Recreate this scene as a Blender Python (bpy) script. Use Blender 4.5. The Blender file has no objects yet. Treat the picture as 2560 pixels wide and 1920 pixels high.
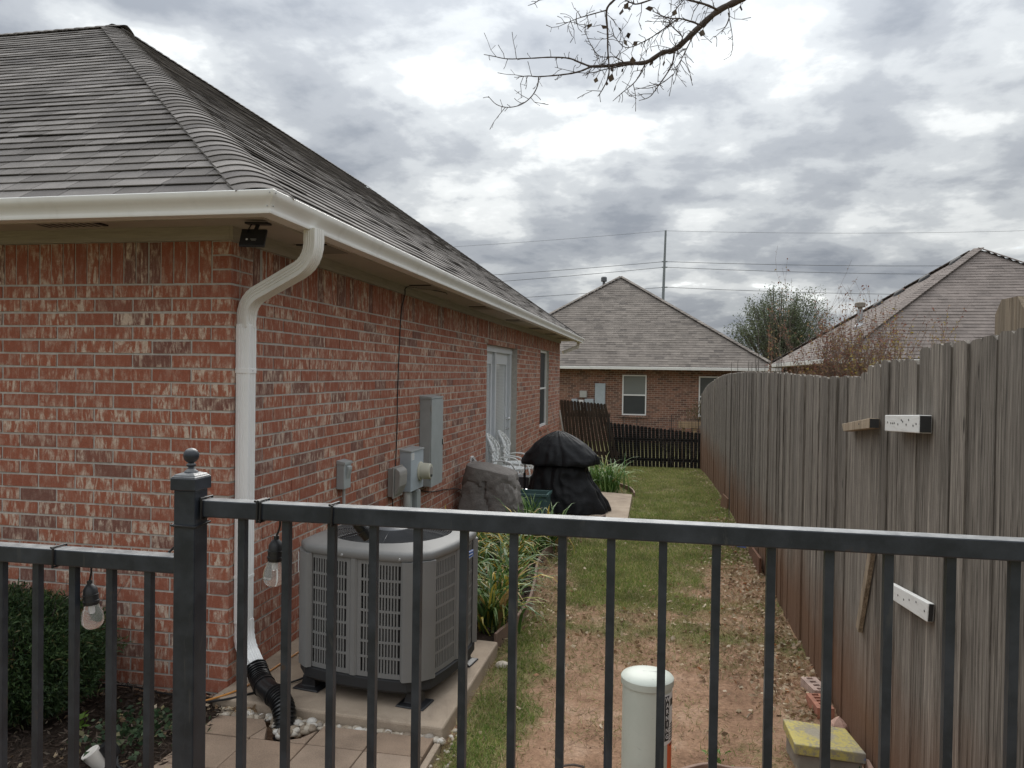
import bpy, bmesh, math, random
import numpy as np
from mathutils import Vector, Matrix, noise as mnoise
random.seed(11)
rng = np.random.default_rng(11)
S = bpy.context.scene
COL = S.collection
PI = math.pi

# ---------------------------------------------------------------- camera
PW, PH, PF = 2560.0, 1920.0, 1922.0
CAMZ = 1.88
_psi = math.atan(369 / PF); _pit = -math.atan(28.0 / PF); _rol = math.atan(.0143)
FWD = np.array([-math.sin(_psi) * math.cos(_pit), math.cos(_psi) * math.cos(_pit), math.sin(_pit)])
_r0 = np.array([math.cos(_psi), math.sin(_psi), 0.0]); _u0 = np.cross(_r0, FWD)
RGT = math.cos(_rol) * _r0 + math.sin(_rol) * _u0
UPV = -math.sin(_rol) * _r0 + math.cos(_rol) * _u0
CPOS = np.array([0, 0, CAMZ])
cam = bpy.data.cameras.new('camera'); camo = bpy.data.objects.new('camera', cam); COL.objects.link(camo)
cam.sensor_width = 36; cam.lens = 36 * PF / PW; cam.clip_start = .05; cam.clip_end = 2000
_m = Matrix.Identity(4)
for i in range(3):
    _m[i][0] = RGT[i]; _m[i][1] = UPV[i]; _m[i][2] = -FWD[i]; _m[i][3] = CPOS[i]
camo.matrix_world = _m
S.camera = camo
S.render.resolution_x = 1024; S.render.resolution_y = 768

# photo pixel -> point on a known plane
def ray(x, y): return FWD + RGT * ((x - PW / 2) / PF) - UPV * ((y - PH / 2) / PF)
def onX(x, y, v): d = ray(x, y); return CPOS + d * (v / d[0])
def onY(x, y, v): d = ray(x, y); return CPOS + d * (v / d[1])
def onZ(x, y, v): d = ray(x, y); return CPOS + d * ((v - CAMZ) / d[2])
def atD(x, y, zc): return CPOS + ray(x, y) * zc
def proj(p):
    v = np.asarray(p, float) - CPOS; z = v @ FWD
    return PW / 2 + PF * (v @ RGT) / z, PH / 2 - PF * (v @ UPV) / z, z

# ---------------------------------------------------------------- light
SUN_EL, SUN_AZ = math.radians(40), math.radians(-6)      # azimuth from +Y towards +X
SUNDIR = Vector((math.sin(SUN_AZ) * math.cos(SUN_EL), math.cos(SUN_AZ) * math.cos(SUN_EL), math.sin(SUN_EL)))
w = bpy.data.worlds.new('World'); S.world = w; w.use_nodes = True
nt = w.node_tree; nt.nodes.clear()
def wn(t, **k):
    n = nt.nodes.new(t)
    for a, b in k.items(): setattr(n, a, b)
    return n
def wl(a, b): nt.links.new(a, b)
def wmath(op, a, b=None):
    n = wn('ShaderNodeMath', operation=op)
    for i, v in enumerate((a, b)):
        if v is None: continue
        if isinstance(v, (int, float)): n.inputs[i].default_value = v
        else: wl(v, n.inputs[i])
    return n.outputs[0]
sky = wn('ShaderNodeTexSky', sky_type='NISHITA', sun_disc=False, sun_elevation=SUN_EL, sun_rotation=SUN_AZ)
tc = wn('ShaderNodeTexCoord'); sep = wn('ShaderNodeSeparateXYZ'); wl(tc.outputs['Generated'], sep.inputs[0])
zz = wmath('ADD', wmath('MAXIMUM', sep.outputs[2], 0.0), .22)
cx = wmath('DIVIDE', sep.outputs[0], zz); cy = wmath('DIVIDE', sep.outputs[1], zz)
cmb = wn('ShaderNodeCombineXYZ'); wl(wmath('ADD', cx, 0.861), cmb.inputs[0]); wl(wmath('ADD', cy, 0.204), cmb.inputs[1]); cmb.inputs[2].default_value = 25.3
n1 = wn('ShaderNodeTexNoise'); n1.inputs['Scale'].default_value = 1.7; n1.inputs['Detail'].default_value = 2.5
n1.inputs['Roughness'].default_value = .5; n1.inputs['Distortion'].default_value = .1
n2 = wn('ShaderNodeTexNoise'); n2.inputs['Scale'].default_value = 4.6; n2.inputs['Detail'].default_value = 8
n2.inputs['Roughness'].default_value = .56; n2.inputs['Distortion'].default_value = .12
wl(cmb.outputs[0], n1.inputs['Vector']); wl(cmb.outputs[0], n2.inputs['Vector'])
dens = wmath('ADD', wmath('MULTIPLY', n1.outputs[0], .56), wmath('MULTIPLY', n2.outputs[0], .44))
ramp = wn('ShaderNodeValToRGB'); wl(dens, ramp.inputs[0])
r = ramp.color_ramp; r.interpolation = 'EASE'
r.elements[0].position = .355; r.elements[0].color = (.78, .795, .79, 1)
r.elements[1].position = .64; r.elements[1].color = (.228, .25, .285, 1)
for p, c in ((.425, (.60, .62, .625)), (.485, (.435, .458, .478)), (.55, (.32, .342, .372))):
    e = r.elements.new(p); e.color = (*c, 1)
gd = wn('ShaderNodeVectorMath', operation='DOT_PRODUCT'); wl(tc.outputs['Generated'], gd.inputs[0]); gd.inputs[1].default_value = SUNDIR
glow = wmath('POWER', wmath('MAXIMUM', gd.outputs['Value'], 0.0), 9.0)                      # thin cloud is brighter towards the hidden sun
grad = wmath('ADD', wmath('ADD', .50, wmath('MULTIPLY', glow, .34)), wmath('MULTIPLY', wmath('MAXIMUM', sep.outputs[2], 0.0), 1.65))   # overcast: brighter to the zenith
sc = wn('ShaderNodeVectorMath', operation='SCALE'); wl(ramp.outputs[0], sc.inputs[0]); wl(wmath('MULTIPLY', grad, 10.8), sc.inputs['Scale'])
hole = wn('ShaderNodeMapRange'); wl(dens, hole.inputs[0])
for i, v in ((1, .33), (2, .385), (3, .75), (4, 0.0)): hole.inputs[i].default_value = v
mx = wn('ShaderNodeMix', data_type='RGBA'); wl(hole.outputs[0], mx.inputs[0]); wl(sc.outputs[0], mx.inputs[6]); wl(sky.outputs[0], mx.inputs[7])
bg = wn('ShaderNodeBackground'); bg.inputs[1].default_value = .1; wl(mx.outputs[2], bg.inputs[0])
wo = wn('ShaderNodeOutputWorld'); wl(bg.outputs[0], wo.inputs[0])
sun = bpy.data.lights.new('sun', 'SUN'); sun.energy = 1.5; sun.angle = math.radians(35); sun.color = (1, .96, .9)
suno = bpy.data.objects.new('sun', sun); COL.objects.link(suno)
suno.rotation_euler = (-SUNDIR).to_track_quat('-Z', 'Y').to_euler(); suno.location = (0, 20, 30)
S.view_settings.view_transform = 'Standard'; S.view_settings.look = 'None'
S.view_settings.exposure = 0.52; S.view_settings.gamma = 1.0; S.view_settings.use_curve_mapping = False
S.render.engine = 'CYCLES'
S.cycles.max_bounces = 6; S.cycles.diffuse_bounces = 3; S.cycles.transparent_max_bounces = 8

# ---------------------------------------------------------------- materials
class NM:
    def __init__(s, name):
        s.m = bpy.data.materials.new(name); s.m.use_nodes = True
        s.nt = s.m.node_tree; s.b = s.nt.nodes['Principled BSDF']; s._tc = None
    def n(s, t, **k):
        n = s.nt.nodes.new(t)
        for a, b in k.items(): setattr(n, a, b)
        return n
    def set(s, n, i, v):
        if isinstance(v, bpy.types.NodeSocket): s.nt.links.new(v, n.inputs[i])
        elif isinstance(v, (tuple, list)) and len(v) == 3 and n.inputs[i].type == 'RGBA': n.inputs[i].default_value = (*v, 1)
        else: n.inputs[i].default_value = v
    def pos(s): return s.n('ShaderNodeNewGeometry').outputs['Position']
    def rnd(s):   # random per mesh piece or per object
        a = s.n('ShaderNodeNewGeometry').outputs['Random Per Island']; b = s.n('ShaderNodeObjectInfo').outputs['Random']
        return s.math('FRACT', s.math('ADD', a, b))
    def math(s, op, a, b=0.0, c=None):
        n = s.n('ShaderNodeMath', operation=op); s.set(n, 0, a); s.set(n, 1, b)
        if c is not None: s.set(n, 2, c)
        return n.outputs[0]
    def vscale(s, v, xyz, add=None):
        n = s.n('ShaderNodeVectorMath', operation='MULTIPLY'); s.set(n, 0, v); n.inputs[1].default_value = xyz
        o = n.outputs[0]
        if add is not None:
            k = s.n('ShaderNodeVectorMath', operation='ADD'); s.set(k, 0, o); s.set(k, 1, add); o = k.outputs[0]
        return o
    def noise(s, scale, detail=3, rough=.5, vec=None, dist=0.0):
        n = s.n('ShaderNodeTexNoise'); s.set(n, 'Vector', vec if vec is not None else s.pos())
        s.set(n, 'Scale', scale); s.set(n, 'Detail', detail); s.set(n, 'Roughness', rough); s.set(n, 'Distortion', dist)
        return n.outputs[0]
    def ramp(s, f, stops, interp='LINEAR'):
        n = s.n('ShaderNodeValToRGB'); s.set(n, 0, f); cr = n.color_ramp; cr.interpolation = interp
        while len(cr.elements) < len(stops): cr.elements.new(.5)
        for e, (p, c) in zip(cr.elements, stops):
            e.position = p; e.color = (c, c, c, 1) if isinstance(c, (int, float)) else (*c, 1)
        return n.outputs[0]
    def mix(s, f, a, b, blend='MIX'):
        n = s.n('ShaderNodeMix', data_type='RGBA', blend_type=blend); s.set(n, 0, f); s.set(n, 6, a); s.set(n, 7, b); return n.outputs[2]
    def scalec(s, c, f):
        n = s.n('ShaderNodeVectorMath', operation='SCALE'); s.set(n, 0, c); s.set(n, 'Scale', f); return n.outputs[0]
    def bump(s, h, strength=.3, dist=.01):
        n = s.n('ShaderNodeBump'); s.set(n, 'Height', h); n.inputs['Strength'].default_value = strength; n.inputs['Distance'].default_value = dist
        s.nt.links.new(n.outputs[0], s.b.inputs['Normal'])
    def out(s, col=None, rough=None, metal=None, spec=None):
        if col is not None: s.set(s.b, 'Base Color', col)
        if rough is not None: s.set(s.b, 'Roughness', rough)
        if metal is not None: s.set(s.b, 'Metallic', metal)
        if spec is not None: s.set(s.b, 'Specular IOR Level', spec)
        return s.m

M = {}
def plain(name, col, rough=.6, metal=0, spec=.5, var=.15, scale=6, bump=0, bscale=80):
    k = NM(name); f = k.noise(scale, 4, .6)
    g = k.ramp(f, [(.3, 1 - var), (.7, 1 + var)])
    c = k.mix(1, col, g, 'MULTIPLY')
    if bump: k.bump(k.noise(bscale, 3), bump, .004)
    k.out(c, k.math('ADD', k.math('MULTIPLY', f, .15), rough - .075), metal, spec)
    M[name] = k.m; return k.m

def brickmat(name, base, dark, pale, amount):
    k = NM(name); R = k.rnd(); p = k.pos()
    off = k.n('ShaderNodeCombineXYZ'); k.set(off, 0, k.math('MULTIPLY', R, 37.)); k.set(off, 1, k.math('MULTIPLY', R, 91.)); k.set(off, 2, k.math('MULTIPLY', R, 53.))
    R2 = k.math('FRACT', k.math('MULTIPLY', R, 17.31)); R3 = k.math('FRACT', k.math('MULTIPLY', R, 71.7))
    c0 = k.mix(R2, base, (base[0] * 1.12, base[1] * 1.15, base[2] * 1.1))
    c0 = k.mix(k.ramp(R3, [(.80, 0.0), (.9, .85)]), c0, dark)
    st = k.noise(1.0, 5, .68, k.vscale(p, (38, 38, 9), off.outputs[0]), .6)        # run-down streaks of lime wash
    bl = k.noise(1.0, 4, .6, k.vscale(p, (15, 15, 13), off.outputs[0]), .4)       # blotches
    amt = k.math('MULTIPLY', k.ramp(R2, [(.0, .25), (.5, .75), (1, 1.25)]), amount)
    f = k.math('MULTIPLY', k.ramp(st, [(.45, 0.0), (.60, 1.0)]), k.ramp(bl, [(.40, .12), (.62, 1.0)]))
    f = k.math('MINIMUM', k.math('MULTIPLY', f, amt), 1.0)
    c = k.mix(f, c0, pale)
    fn = k.noise(160, 3, .7)
    c = k.mix(1, c, k.ramp(fn, [(.25, .72), (.75, 1.22)]), 'MULTIPLY')
    k.bump(k.math('ADD', k.math('MULTIPLY', st, .6), fn), .45, .004)
    M[name] = k.out(c, .85, 0, .3)
brickmat('brick', (.32, .108, .066), (.185, .09, .072), (.61, .48, .38), 1.4)

k = NM('mortar'); c = k.ramp(k.noise(25, 5, .7), [(.3, (.40, .375, .34)), (.7, (.55, .52, .475))]); k.bump(k.noise(220, 4), .5, .004); M['mortar'] = k.out(c, .95, 0, .2)

def shinglemat(name, a, b, tint):
    k = NM(name); R = k.rnd()
    c = k.mix(R, a, b); c = k.mix(k.ramp(k.math('FRACT', k.math('MULTIPLY', R, 13.7)), [(.75, 0.0), (1, .6)]), c, tint)
    g = k.noise(420, 2, .8); l = k.noise(1.6, 4, .6); st = k.noise(1, 4, .6, k.vscale(k.pos(), (6, 6, 1.2)))
    c = k.mix(1, c, k.ramp(g, [(.25, .5), (.75, 1.55)]), 'MULTIPLY')
    c = k.mix(1, c, k.ramp(l, [(.3, .84), (.7, 1.14)]), 'MULTIPLY'); c = k.mix(1, c, k.ramp(st, [(.3, .86), (.7, 1.1)]), 'MULTIPLY')
    k.bump(g, .5, .003); M[name] = k.out(c, .92, 0, .25)
shinglemat('shingle', (.135, .122, .113), (.285, .262, .246), (.11, .10, .098))
shinglemat('shingle_far', (.18, .156, .137), (.235, .205, .18), (.08, .07, .065))
shinglemat('shingle_tan', (.185, .155, .140), (.225, .19, .172), (.15, .127, .116))

k = NM('painted_white'); f = k.noise(5, 4, .6); c = k.mix(k.ramp(f, [(.35, 0.0), (.75, .35)]), (.86, .86, .85), (.78, .77, .75)); M['painted_white'] = k.out(c, .38, 0, .5)
k = NM('gutter_paint'); f = k.noise(4, 4, .6); st = k.noise(1, 3, .6, k.vscale(k.pos(), (9, 9, 2)))
c = k.mix(k.ramp(f, [(.3, 0.0), (.75, .4)]), (.80, .79, .755), (.66, .64, .60)); c = k.mix(k.ramp(st, [(.55, 0.0), (.8, .25)]), c, (.4, .38, .33)); M['gutter_paint'] = k.out(c, .36, 0, .5)
k = NM('trim_wood'); g = k.noise(1, 6, .7, k.vscale(k.pos(), (4, 4, 90)), .5); c = k.ramp(g, [(.3, (.30, .265, .225)), (.7, (.45, .405, .35))]); k.bump(g, .4, .006); M['trim_wood'] = k.out(c, .7)
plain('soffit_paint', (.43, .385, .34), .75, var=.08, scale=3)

def woodmat(name, a, b, stain, zst):
    k = NM(name); R = k.rnd(); p = k.pos()
    off = k.n('ShaderNodeCombineXYZ')
    for i, q in enumerate((41., 67., 29.)): k.set(off, i, k.math('MULTIPLY', R, q))
    g = k.noise(1, 7, .72, k.vscale(p, (95, 95, 2.6), off.outputs[0]), 1.1)
    g2 = k.noise(1, 4, .6, k.vscale(p, (30, 30, 1.1), off.outputs[0]), .8)
    c = k.mix(k.ramp(g, [(.36, 0.0), (.64, 1.0)]), a, b)
    c = k.mix(1, c, k.ramp(g2, [(.25, .62), (.75, 1.28)]), 'MULTIPLY')
    c = k.mix(1, c, k.ramp(R, [(0, .72), (.5, 1.0), (1, 1.2)]), 'MULTIPLY')
    v = k.n('ShaderNodeTexVoronoi'); k.set(v, 'Vector', k.vscale(p, (9, 9, 2.3), off.outputs[0])); k.set(v, 'Scale', 1.0)
    c = k.mix(k.ramp(v.outputs['Distance'], [(.045, .85), (.085, 0.0)]), c, (.03, .025, .02))      # knots and nail stains
    z = k.n('ShaderNodeSeparateXYZ'); k.set(z, 0, p)
    if stain:
        h = k.math('ADD', z.outputs[2], k.math('MULTIPLY', k.noise(2.2, 3), -.5))
        c = k.mix(k.ramp(k.math('DIVIDE', h, zst), [(-.0, .85), (1.0, 0.0)]), c, k.mix(g, (.10, .05, .028), (.24, .125, .07)))
    k.bump(k.math('ADD', g, k.math('MULTIPLY', g2, .7)), .75, .006)
    M[name] = k.out(c, .9, 0, .2)
woodmat('fence_wood', (.07, .06, .05), (.325, .29, .25), True, .5)
woodmat('fence_dark', (.03, .022, .017), (.10, .078, .06), False, 1)
woodmat('fence_black', (.006, .0055, .005), (.022, .019, .017), False, 1)
woodmat('new_wood', (.30, .20, .115), (.50, .37, .24), False, 1)
woodmat('old_pine', (.20, .15, .10), (.44, .36, .27), False, 1)
woodmat('redwood', (.12, .055, .035), (.24, .13, .085), False, 1)

k = NM('white_board'); g = k.noise(1, 5, .7, k.vscale(k.pos(), (60, 8, 60))); c = k.mix(k.ramp(g, [(.5, 0.0), (.75, .55)]), (.74, .74, .72), (.45, .42, .38)); k.bump(g, .3, .004); M['white_board'] = k.out(c, .7)

k = NM('black_iron'); f = k.noise(14, 5, .65); sc2 = k.noise(1, 5, .7, k.vscale(k.pos(), (26, 26, 5)), 1.5)
c = k.mix(k.ramp(f, [(.4, 0.0), (.7, 1.0)]), (.018, .022, .030), (.037, .043, .054))
c = k.mix(k.ramp(sc2, [(.60, 0.0), (.68, .5)]), c, (.065, .064, .063))
c = k.mix(k.ramp(k.noise(7, 5, .7), [(.66, 0.0), (.72, .8)]), c, (.055, .032, .02))
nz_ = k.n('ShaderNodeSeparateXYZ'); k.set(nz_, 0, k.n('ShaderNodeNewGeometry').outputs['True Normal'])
c = k.mix(k.math('MULTIPLY', k.ramp(nz_.outputs[2], [(.6, 0.0), (.9, 1.0)]), k.ramp(k.noise(22, 5, .7), [(.3, .25), (.7, .8)])), c, (.46, .46, .45))     # sky reflection on top faces, painted into the base colour as mottled pale grey
k.bump(k.noise(300, 2), .12, .002); k.set(k.b, 'Coat Weight', .12); k.set(k.b, 'Coat Roughness', .15)
M['black_iron'] = k.out(c, k.ramp(f, [(.3, .3), (.7, .46)]), 0, .4)
plain('black_plastic', (.016, .016, .018), .45, var=.3, scale=12)
plain('black_cable', (.012, .012, .013), .5)
k = NM('pipe_black'); M['pipe_black'] = k.out((.012, .012, .013), .32, 0, .55)
plain('ac_paint', (.185, .182, .176), .55, var=.06, scale=5)
plain('ac_dark', (.02, .02, .021), .7)
plain('ac_fin', (.09, .088, .085), .55)
plain('grille_metal', (.03, .031, .034), .35, 0, .5)
plain('hub_grey', (.10, .105, .115), .45)
plain('box_grey', (.36, .385, .385), .5, var=.08, scale=8)
plain('box_blue_grey', (.40, .45, .49), .5, var=.08, scale=8)
plain('box_taupe', (.30, .285, .265), .6, var=.1, scale=8)
plain('meter_cream', (.55, .53, .43), .35, var=.06)
plain('conduit_grey', (.42, .42, .40), .5)
plain('galvanised', (.45, .46, .47), .4, .6)
plain('sticker_white', (.75, .75, .74), .5, var=.03)
plain('ink_dark', (.03, .03, .03), .6)
plain('badge_blue', (.02, .09, .33), .35)
plain('badge_line', (.6, .62, .65), .35)
plain('door_white', (.66, .68, .70), .4, var=.03)
plain('frame_grey', (.60, .62, .64), .45, var=.04)
plain('vinyl_white', (.80, .80, .79), .45, var=.03)
k = NM('window_glass'); M['window_glass'] = k.out((.035, .038, .04), .55, 0, .25)
k = NM('blind_glass')
z = k.n('ShaderNodeSeparateXYZ'); k.set(z, 0, k.pos()); s_ = k.math('FRACT', k.math('MULTIPLY', z.outputs[2], 24.))
M['blind_glass'] = k.out(k.mix(k.ramp(s_, [(.15, 0.0), (.3, 1.0), (.85, 1.0), (.95, 0.0)]), (.09, .095, .09), (.25, .265, .25)), .15, 0, .8)
k = NM('blind_dark')
z = k.n('ShaderNodeSeparateXYZ'); k.set(z, 0, k.pos()); s_ = k.math('FRACT', k.math('MULTIPLY', z.outputs[2], 24.))
M['blind_dark'] = k.out(k.mix(k.ramp(s_, [(.15, 0.0), (.3, 1.0), (.85, 1.0), (.95, 0.0)]), (.03, .032, .034), (.075, .082, .085)), .15, 0, .8)
k = NM('door_glass'); z = k.n('ShaderNodeSeparateXYZ'); k.set(z, 0, k.pos()); s_ = k.math('FRACT', k.math('MULTIPLY', z.outputs[2], 42.))
M['door_glass'] = k.out(k.mix(k.ramp(s_, [(.2, 0.0), (.4, 1.0)]), (.42, .44, .45), (.58, .60, .60)), .12, 0, .8)
k = NM('chrome'); M['chrome'] = k.out((.75, .75, .76), .16, 1)
k = NM('concrete_tan'); f = k.noise(3, 6, .65); g = k.noise(240, 3, .7); st = k.noise(1.6, 5, .7, None, 1.2)
c = k.ramp(f, [(.3, (.30, .235, .18)), (.55, (.40, .32, .245)), (.75, (.47, .385, .30))]); c = k.mix(k.ramp(st, [(.56, 0.0), (.70, .6)]), c, (.20, .155, .12)); c = k.mix(1, c, k.ramp(g, [(.25, .75), (.75, 1.22)]), 'MULTIPLY'); k.bump(g, .4, .003); M['concrete_tan'] = k.out(c, .92, 0, .2)
k = NM('paver'); R = k.rnd(); c = k.mix(R, (.30, .215, .155), (.35, .265, .20)); f = k.noise(180, 3, .7); l = k.noise(5, 4, .6)
c = k.mix(1, c, k.ramp(f, [(.25, .72), (.75, 1.25)]), 'MULTIPLY'); c = k.mix(1, c, k.ramp(l, [(.3, .8), (.7, 1.15)]), 'MULTIPLY'); k.bump(f, .5, .003); M['paver'] = k.out(c, .92, 0, .25)
k = NM('pebble'); R = k.rnd(); f = k.noise(60, 4, .6)
c = k.ramp(R, [(0, (.22, .17, .125)), (.35, (.38, .31, .23)), (.6, (.50, .44, .36)), (.85, (.66, .63, .58)), (1, (.26, .22, .18))]); c = k.mix(1, c, k.ramp(f, [(.3, .75), (.7, 1.15)]), 'MULTIPLY'); M['pebble'] = k.out(c, .65)
k = NM('cover_cloth'); f = k.noise(9, 5, .6); c = k.mix(f, (.006, .006, .0075), (.012, .0125, .0145)); k.bump(k.math('ADD', k.noise(14, 5, .6, None, 2.5), k.math('MULTIPLY', k.noise(5, 3, .6, None, 2), 2.0)), .16, .02); M['cover_cloth'] = k.out(c, .62, 0, .3)
k = NM('fake_rock'); f = k.noise(11, 6, .65); l = k.noise(2.5, 4, .6); c = k.mix(f, (.145, .13, .12), (.26, .24, .222)); c = k.mix(1, c, k.ramp(l, [(.3, .75), (.7, 1.15)]), 'MULTIPLY'); k.bump(k.noise(38, 6, .65), .7, .012); M['fake_rock'] = k.out(c, .85, 0, .3)
plain('planter_green', (.075, .14, .135), .5, var=.1)
plain('cast_white', (.74, .75, .74), .5, var=.08, scale=25)
k = NM('pedestal_green'); f = k.noise(9, 5, .65); sc3 = k.noise(1, 6, .75, k.vscale(k.pos(), (9, 9, 30)), 2.5); z = k.n('ShaderNodeSeparateXYZ'); k.set(z, 0, k.pos())
c = k.mix(k.ramp(f, [(.35, 0.0), (.75, .5)]), (.56, .59, .525), (.46, .495, .435)); c = k.mix(k.ramp(sc3, [(.63, 0.0), (.67, .55), (.70, 0.0)]), c, (.24, .26, .23))
c = k.mix(k.math('MULTIPLY', k.ramp(z.outputs[2], [(.0, .8), (.28, 0.0)]), k.ramp(k.noise(14, 4), [(.35, 0.2), (.65, 1.0)])), c, (.26, .17, .11)); M['pedestal_green'] = k.out(c, .5)
plain('orange_band', (.72, .13, .04), .5)
k = NM('bulb_glass'); k.set(k.b, 'Transmission Weight', .88); k.set(k.b, 'IOR', 1.12); M['bulb_glass'] = k.out((.95, .94, .91), .04, 0, 1.0)
k = NM('bulb_core'); k.set(k.b, 'Transmission Weight', .35); M['bulb_core'] = k.out((.86, .86, .9), .25)
plain('lamp_cream', (.68, .64, .58), .5, var=.06)
plain('cord_orange', (.60, .26, .06), .5)
k = NM('yellow_paint'); p = k.pos(); f = k.noise(60, 5, .75); d = k.n('ShaderNodeVectorMath', operation='DISTANCE'); k.set(d, 0, p); d.inputs[1].default_value = (.80, 3.93, .15)
ln = k.math('ADD', d.outputs['Value'], k.math('MULTIPLY', k.noise(16, 4), .10))
c = k.ramp(ln, [(.10, (.33, .29, .22)), (.13, (.46, .38, .10)), (.235, (.50, .42, .12)), (.262, (.30, .27, .20)), (.30, (.035, .11, .33))])
c = k.mix(k.ramp(k.math('ADD', k.math('MULTIPLY', f, .6), k.math('MULTIPLY', k.noise(9, 4), .4)), [(.46, 0.0), (.55, .9)]), c, (.27, .24, .18)); M['yellow_paint'] = k.out(c, .8)
plain('stone_grey', (.25, .22, .185), .9, var=.2, scale=10, bump=.4)
plain('clay_brick', (.38, .165, .11), .9, var=.25, scale=14, bump=.4)
plain('clay_brick_limed', (.45, .33, .28), .9, var=.3, scale=20, bump=.4)
plain('pink_stone', (.46, .29, .23), .95, var=.3, scale=40, bump=.6, bscale=60)
plain('edging', (.255, .165, .125), .8, var=.25, scale=9, bump=.3)
plain('blue_plastic', (.05, .12, .42), .5)
plain('steel_pole', (.20, .22, .235), .6)
plain('wire_dark', (.03, .03, .032), .6)
plain('power_wire', (.075, .08, .09), .6)
plain('bark', (.085, .066, .056), .9, var=.35, scale=30, bump=.5, bscale=90)
plain('twig', (.19, .14, .11), .9, var=.3, scale=30)
plain('grey_twig', (.12, .105, .092), .9, var=.3)

def leafmat(name, stops, rough=.6, trans=.25):
    k = NM(name); R = k.rnd(); c = k.ramp(R, stops); f = k.noise(3, 3); c = k.mix(1, c, k.ramp(f, [(.3, .75), (.7, 1.25)]), 'MULTIPLY')
    k.out(c, rough, 0, .35)
    if trans:
        t = k.n('ShaderNodeBsdfTranslucent'); k.set(t, 0, c); a = k.n('ShaderNodeMixShader'); a.inputs[0].default_value = trans
        o = k.nt.nodes['Material Output']; k.nt.links.new(k.b.outputs[0], a.inputs[1]); k.nt.links.new(t.outputs[0], a.inputs[2]); k.nt.links.new(a.outputs[0], o.inputs[0])
    M[name] = k.m
leafmat('lily_leaf', [(0, (.05, .11, .028)), (.45, (.11, .20, .05)), (.66, (.18, .26, .07)), (.78, (.38, .34, .06)), (.9, (.55, .36, .06)), (1, (.36, .23, .11))], .45)
leafmat('lily_green', [(0, (.06, .13, .03)), (.6, (.13, .25, .06)), (.88, (.21, .31, .09)), (.95, (.42, .33, .08)), (1, (.33, .22, .1))], .5)
leafmat('olive_dry', [(0, (.06, .055, .02)), (.6, (.11, .10, .035)), (1, (.17, .13, .05))], .8)
leafmat('yew_leaf', [(0, (.018, .035, .013)), (.6, (.038, .072, .024)), (.93, (.07, .115, .035)), (1, (.15, .11, .05))], .55)
leafmat('grass_blade', [(0, (.10, .175, .032)), (.45, (.18, .255, .055)), (.7, (.28, .31, .095)), (1, (.45, .39, .18))], .7)
leafmat('grass_dry', [(0, (.17, .18, .06)), (.4, (.33, .285, .14)), (.8, (.48, .40, .23)), (1, (.26, .17, .09))], .8)
leafmat('dead_leaf', [(0, (.13, .08, .045)), (.3, (.30, .20, .115)), (.55, (.46, .36, .235)), (.88, (.60, .51, .38)), (1, (.36, .15, .06))], .8)
leafmat('mulch_chip', [(0, (.02, .014, .011)), (.5, (.055, .036, .026)), (.85, (.11, .08, .06)), (1, (.22, .18, .14))], .9, 0)
leafmat('tree_leaf', [(0, (.065, .082, .045)), (.6, (.12, .145, .08)), (1, (.21, .23, .14))], .6)
leafmat('red_leaf', [(0, (.18, .07, .055)), (.4, (.27, .125, .09)), (.7, (.31, .20, .12)), (1, (.38, .29, .12))], .7)
leafmat('yellow_leaf', [(0, (.30, .24, .06)), (.6, (.40, .32, .09)), (1, (.30, .17, .07))], .7)
leafmat('brown_leaf', [(0, (.03, .022, .018)), (.6, (.075, .055, .043)), (1, (.13, .105, .075))], .8)
leafmat('ivy_leaf', [(0, (.025, .05, .022)), (.6, (.05, .09, .04)), (.9, (.10, .13, .07)), (1, (.25, .2, .1))], .5)
leafmat('leaf_sprout', [(0, (.10, .19, .03)), (1, (.22, .30, .05))], .5)

k = NM('lawn_soil'); at = k.n('ShaderNodeAttribute', attribute_name='turf').outputs['Fac']
d1 = k.noise(3.2, 6, .65); d2 = k.noise(45, 5, .7); d3 = k.noise(13, 5, .7)
dirt = k.ramp(d1, [(.3, (.185, .108, .068)), (.52, (.31, .19, .122)), (.7, (.42, .285, .20))])
dirt = k.mix(1, dirt, k.ramp(d2, [(.25, .66), (.75, 1.28)]), 'MULTIPLY'); dirt = k.mix(k.ramp(d3, [(.62, 0.0), (.74, .7)]), dirt, (.10, .066, .046))
v = k.n('ShaderNodeTexVoronoi', feature='DISTANCE_TO_EDGE'); k.set(v, 'Vector', k.vscale(k.pos(), (1, 1, 1), None)); k.set(v, 'Scale', 11.0)
dirt = k.mix(k.math('MULTIPLY', k.ramp(v.outputs[0], [(.006, .55), (.022, 0.0)]), k.ramp(k.noise(1.7, 2), [(.5, 0.0), (.62, 1.0)])), dirt, (.07, .04, .028))
turf = k.ramp(k.noise(20, 6, .7), [(.3, (.085, .082, .034)), (.5, (.16, .145, .06)), (.72, (.27, .225, .11))])
f = k.math('ADD', at, k.math('MULTIPLY', k.math('SUBTRACT', d3, .5), .9))
c = k.mix(k.ramp(f, [(.32, 0.0), (.62, 1.0)]), dirt, turf); k.bump(k.math('ADD', d2, k.math('MULTIPLY', d3, 1.5)), .8, .012)
M['lawn_soil'] = k.out(c, .95, 0, .15)
k = NM('mulch'); c = k.ramp(k.noise(40, 6, .75), [(.3, (.018, .013, .01)), (.6, (.06, .04, .029)), (.75, (.11, .08, .06))]); k.bump(k.noise(60, 5, .7), 1, .02); M['mulch'] = k.out(c, .95, 0, .2)

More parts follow.
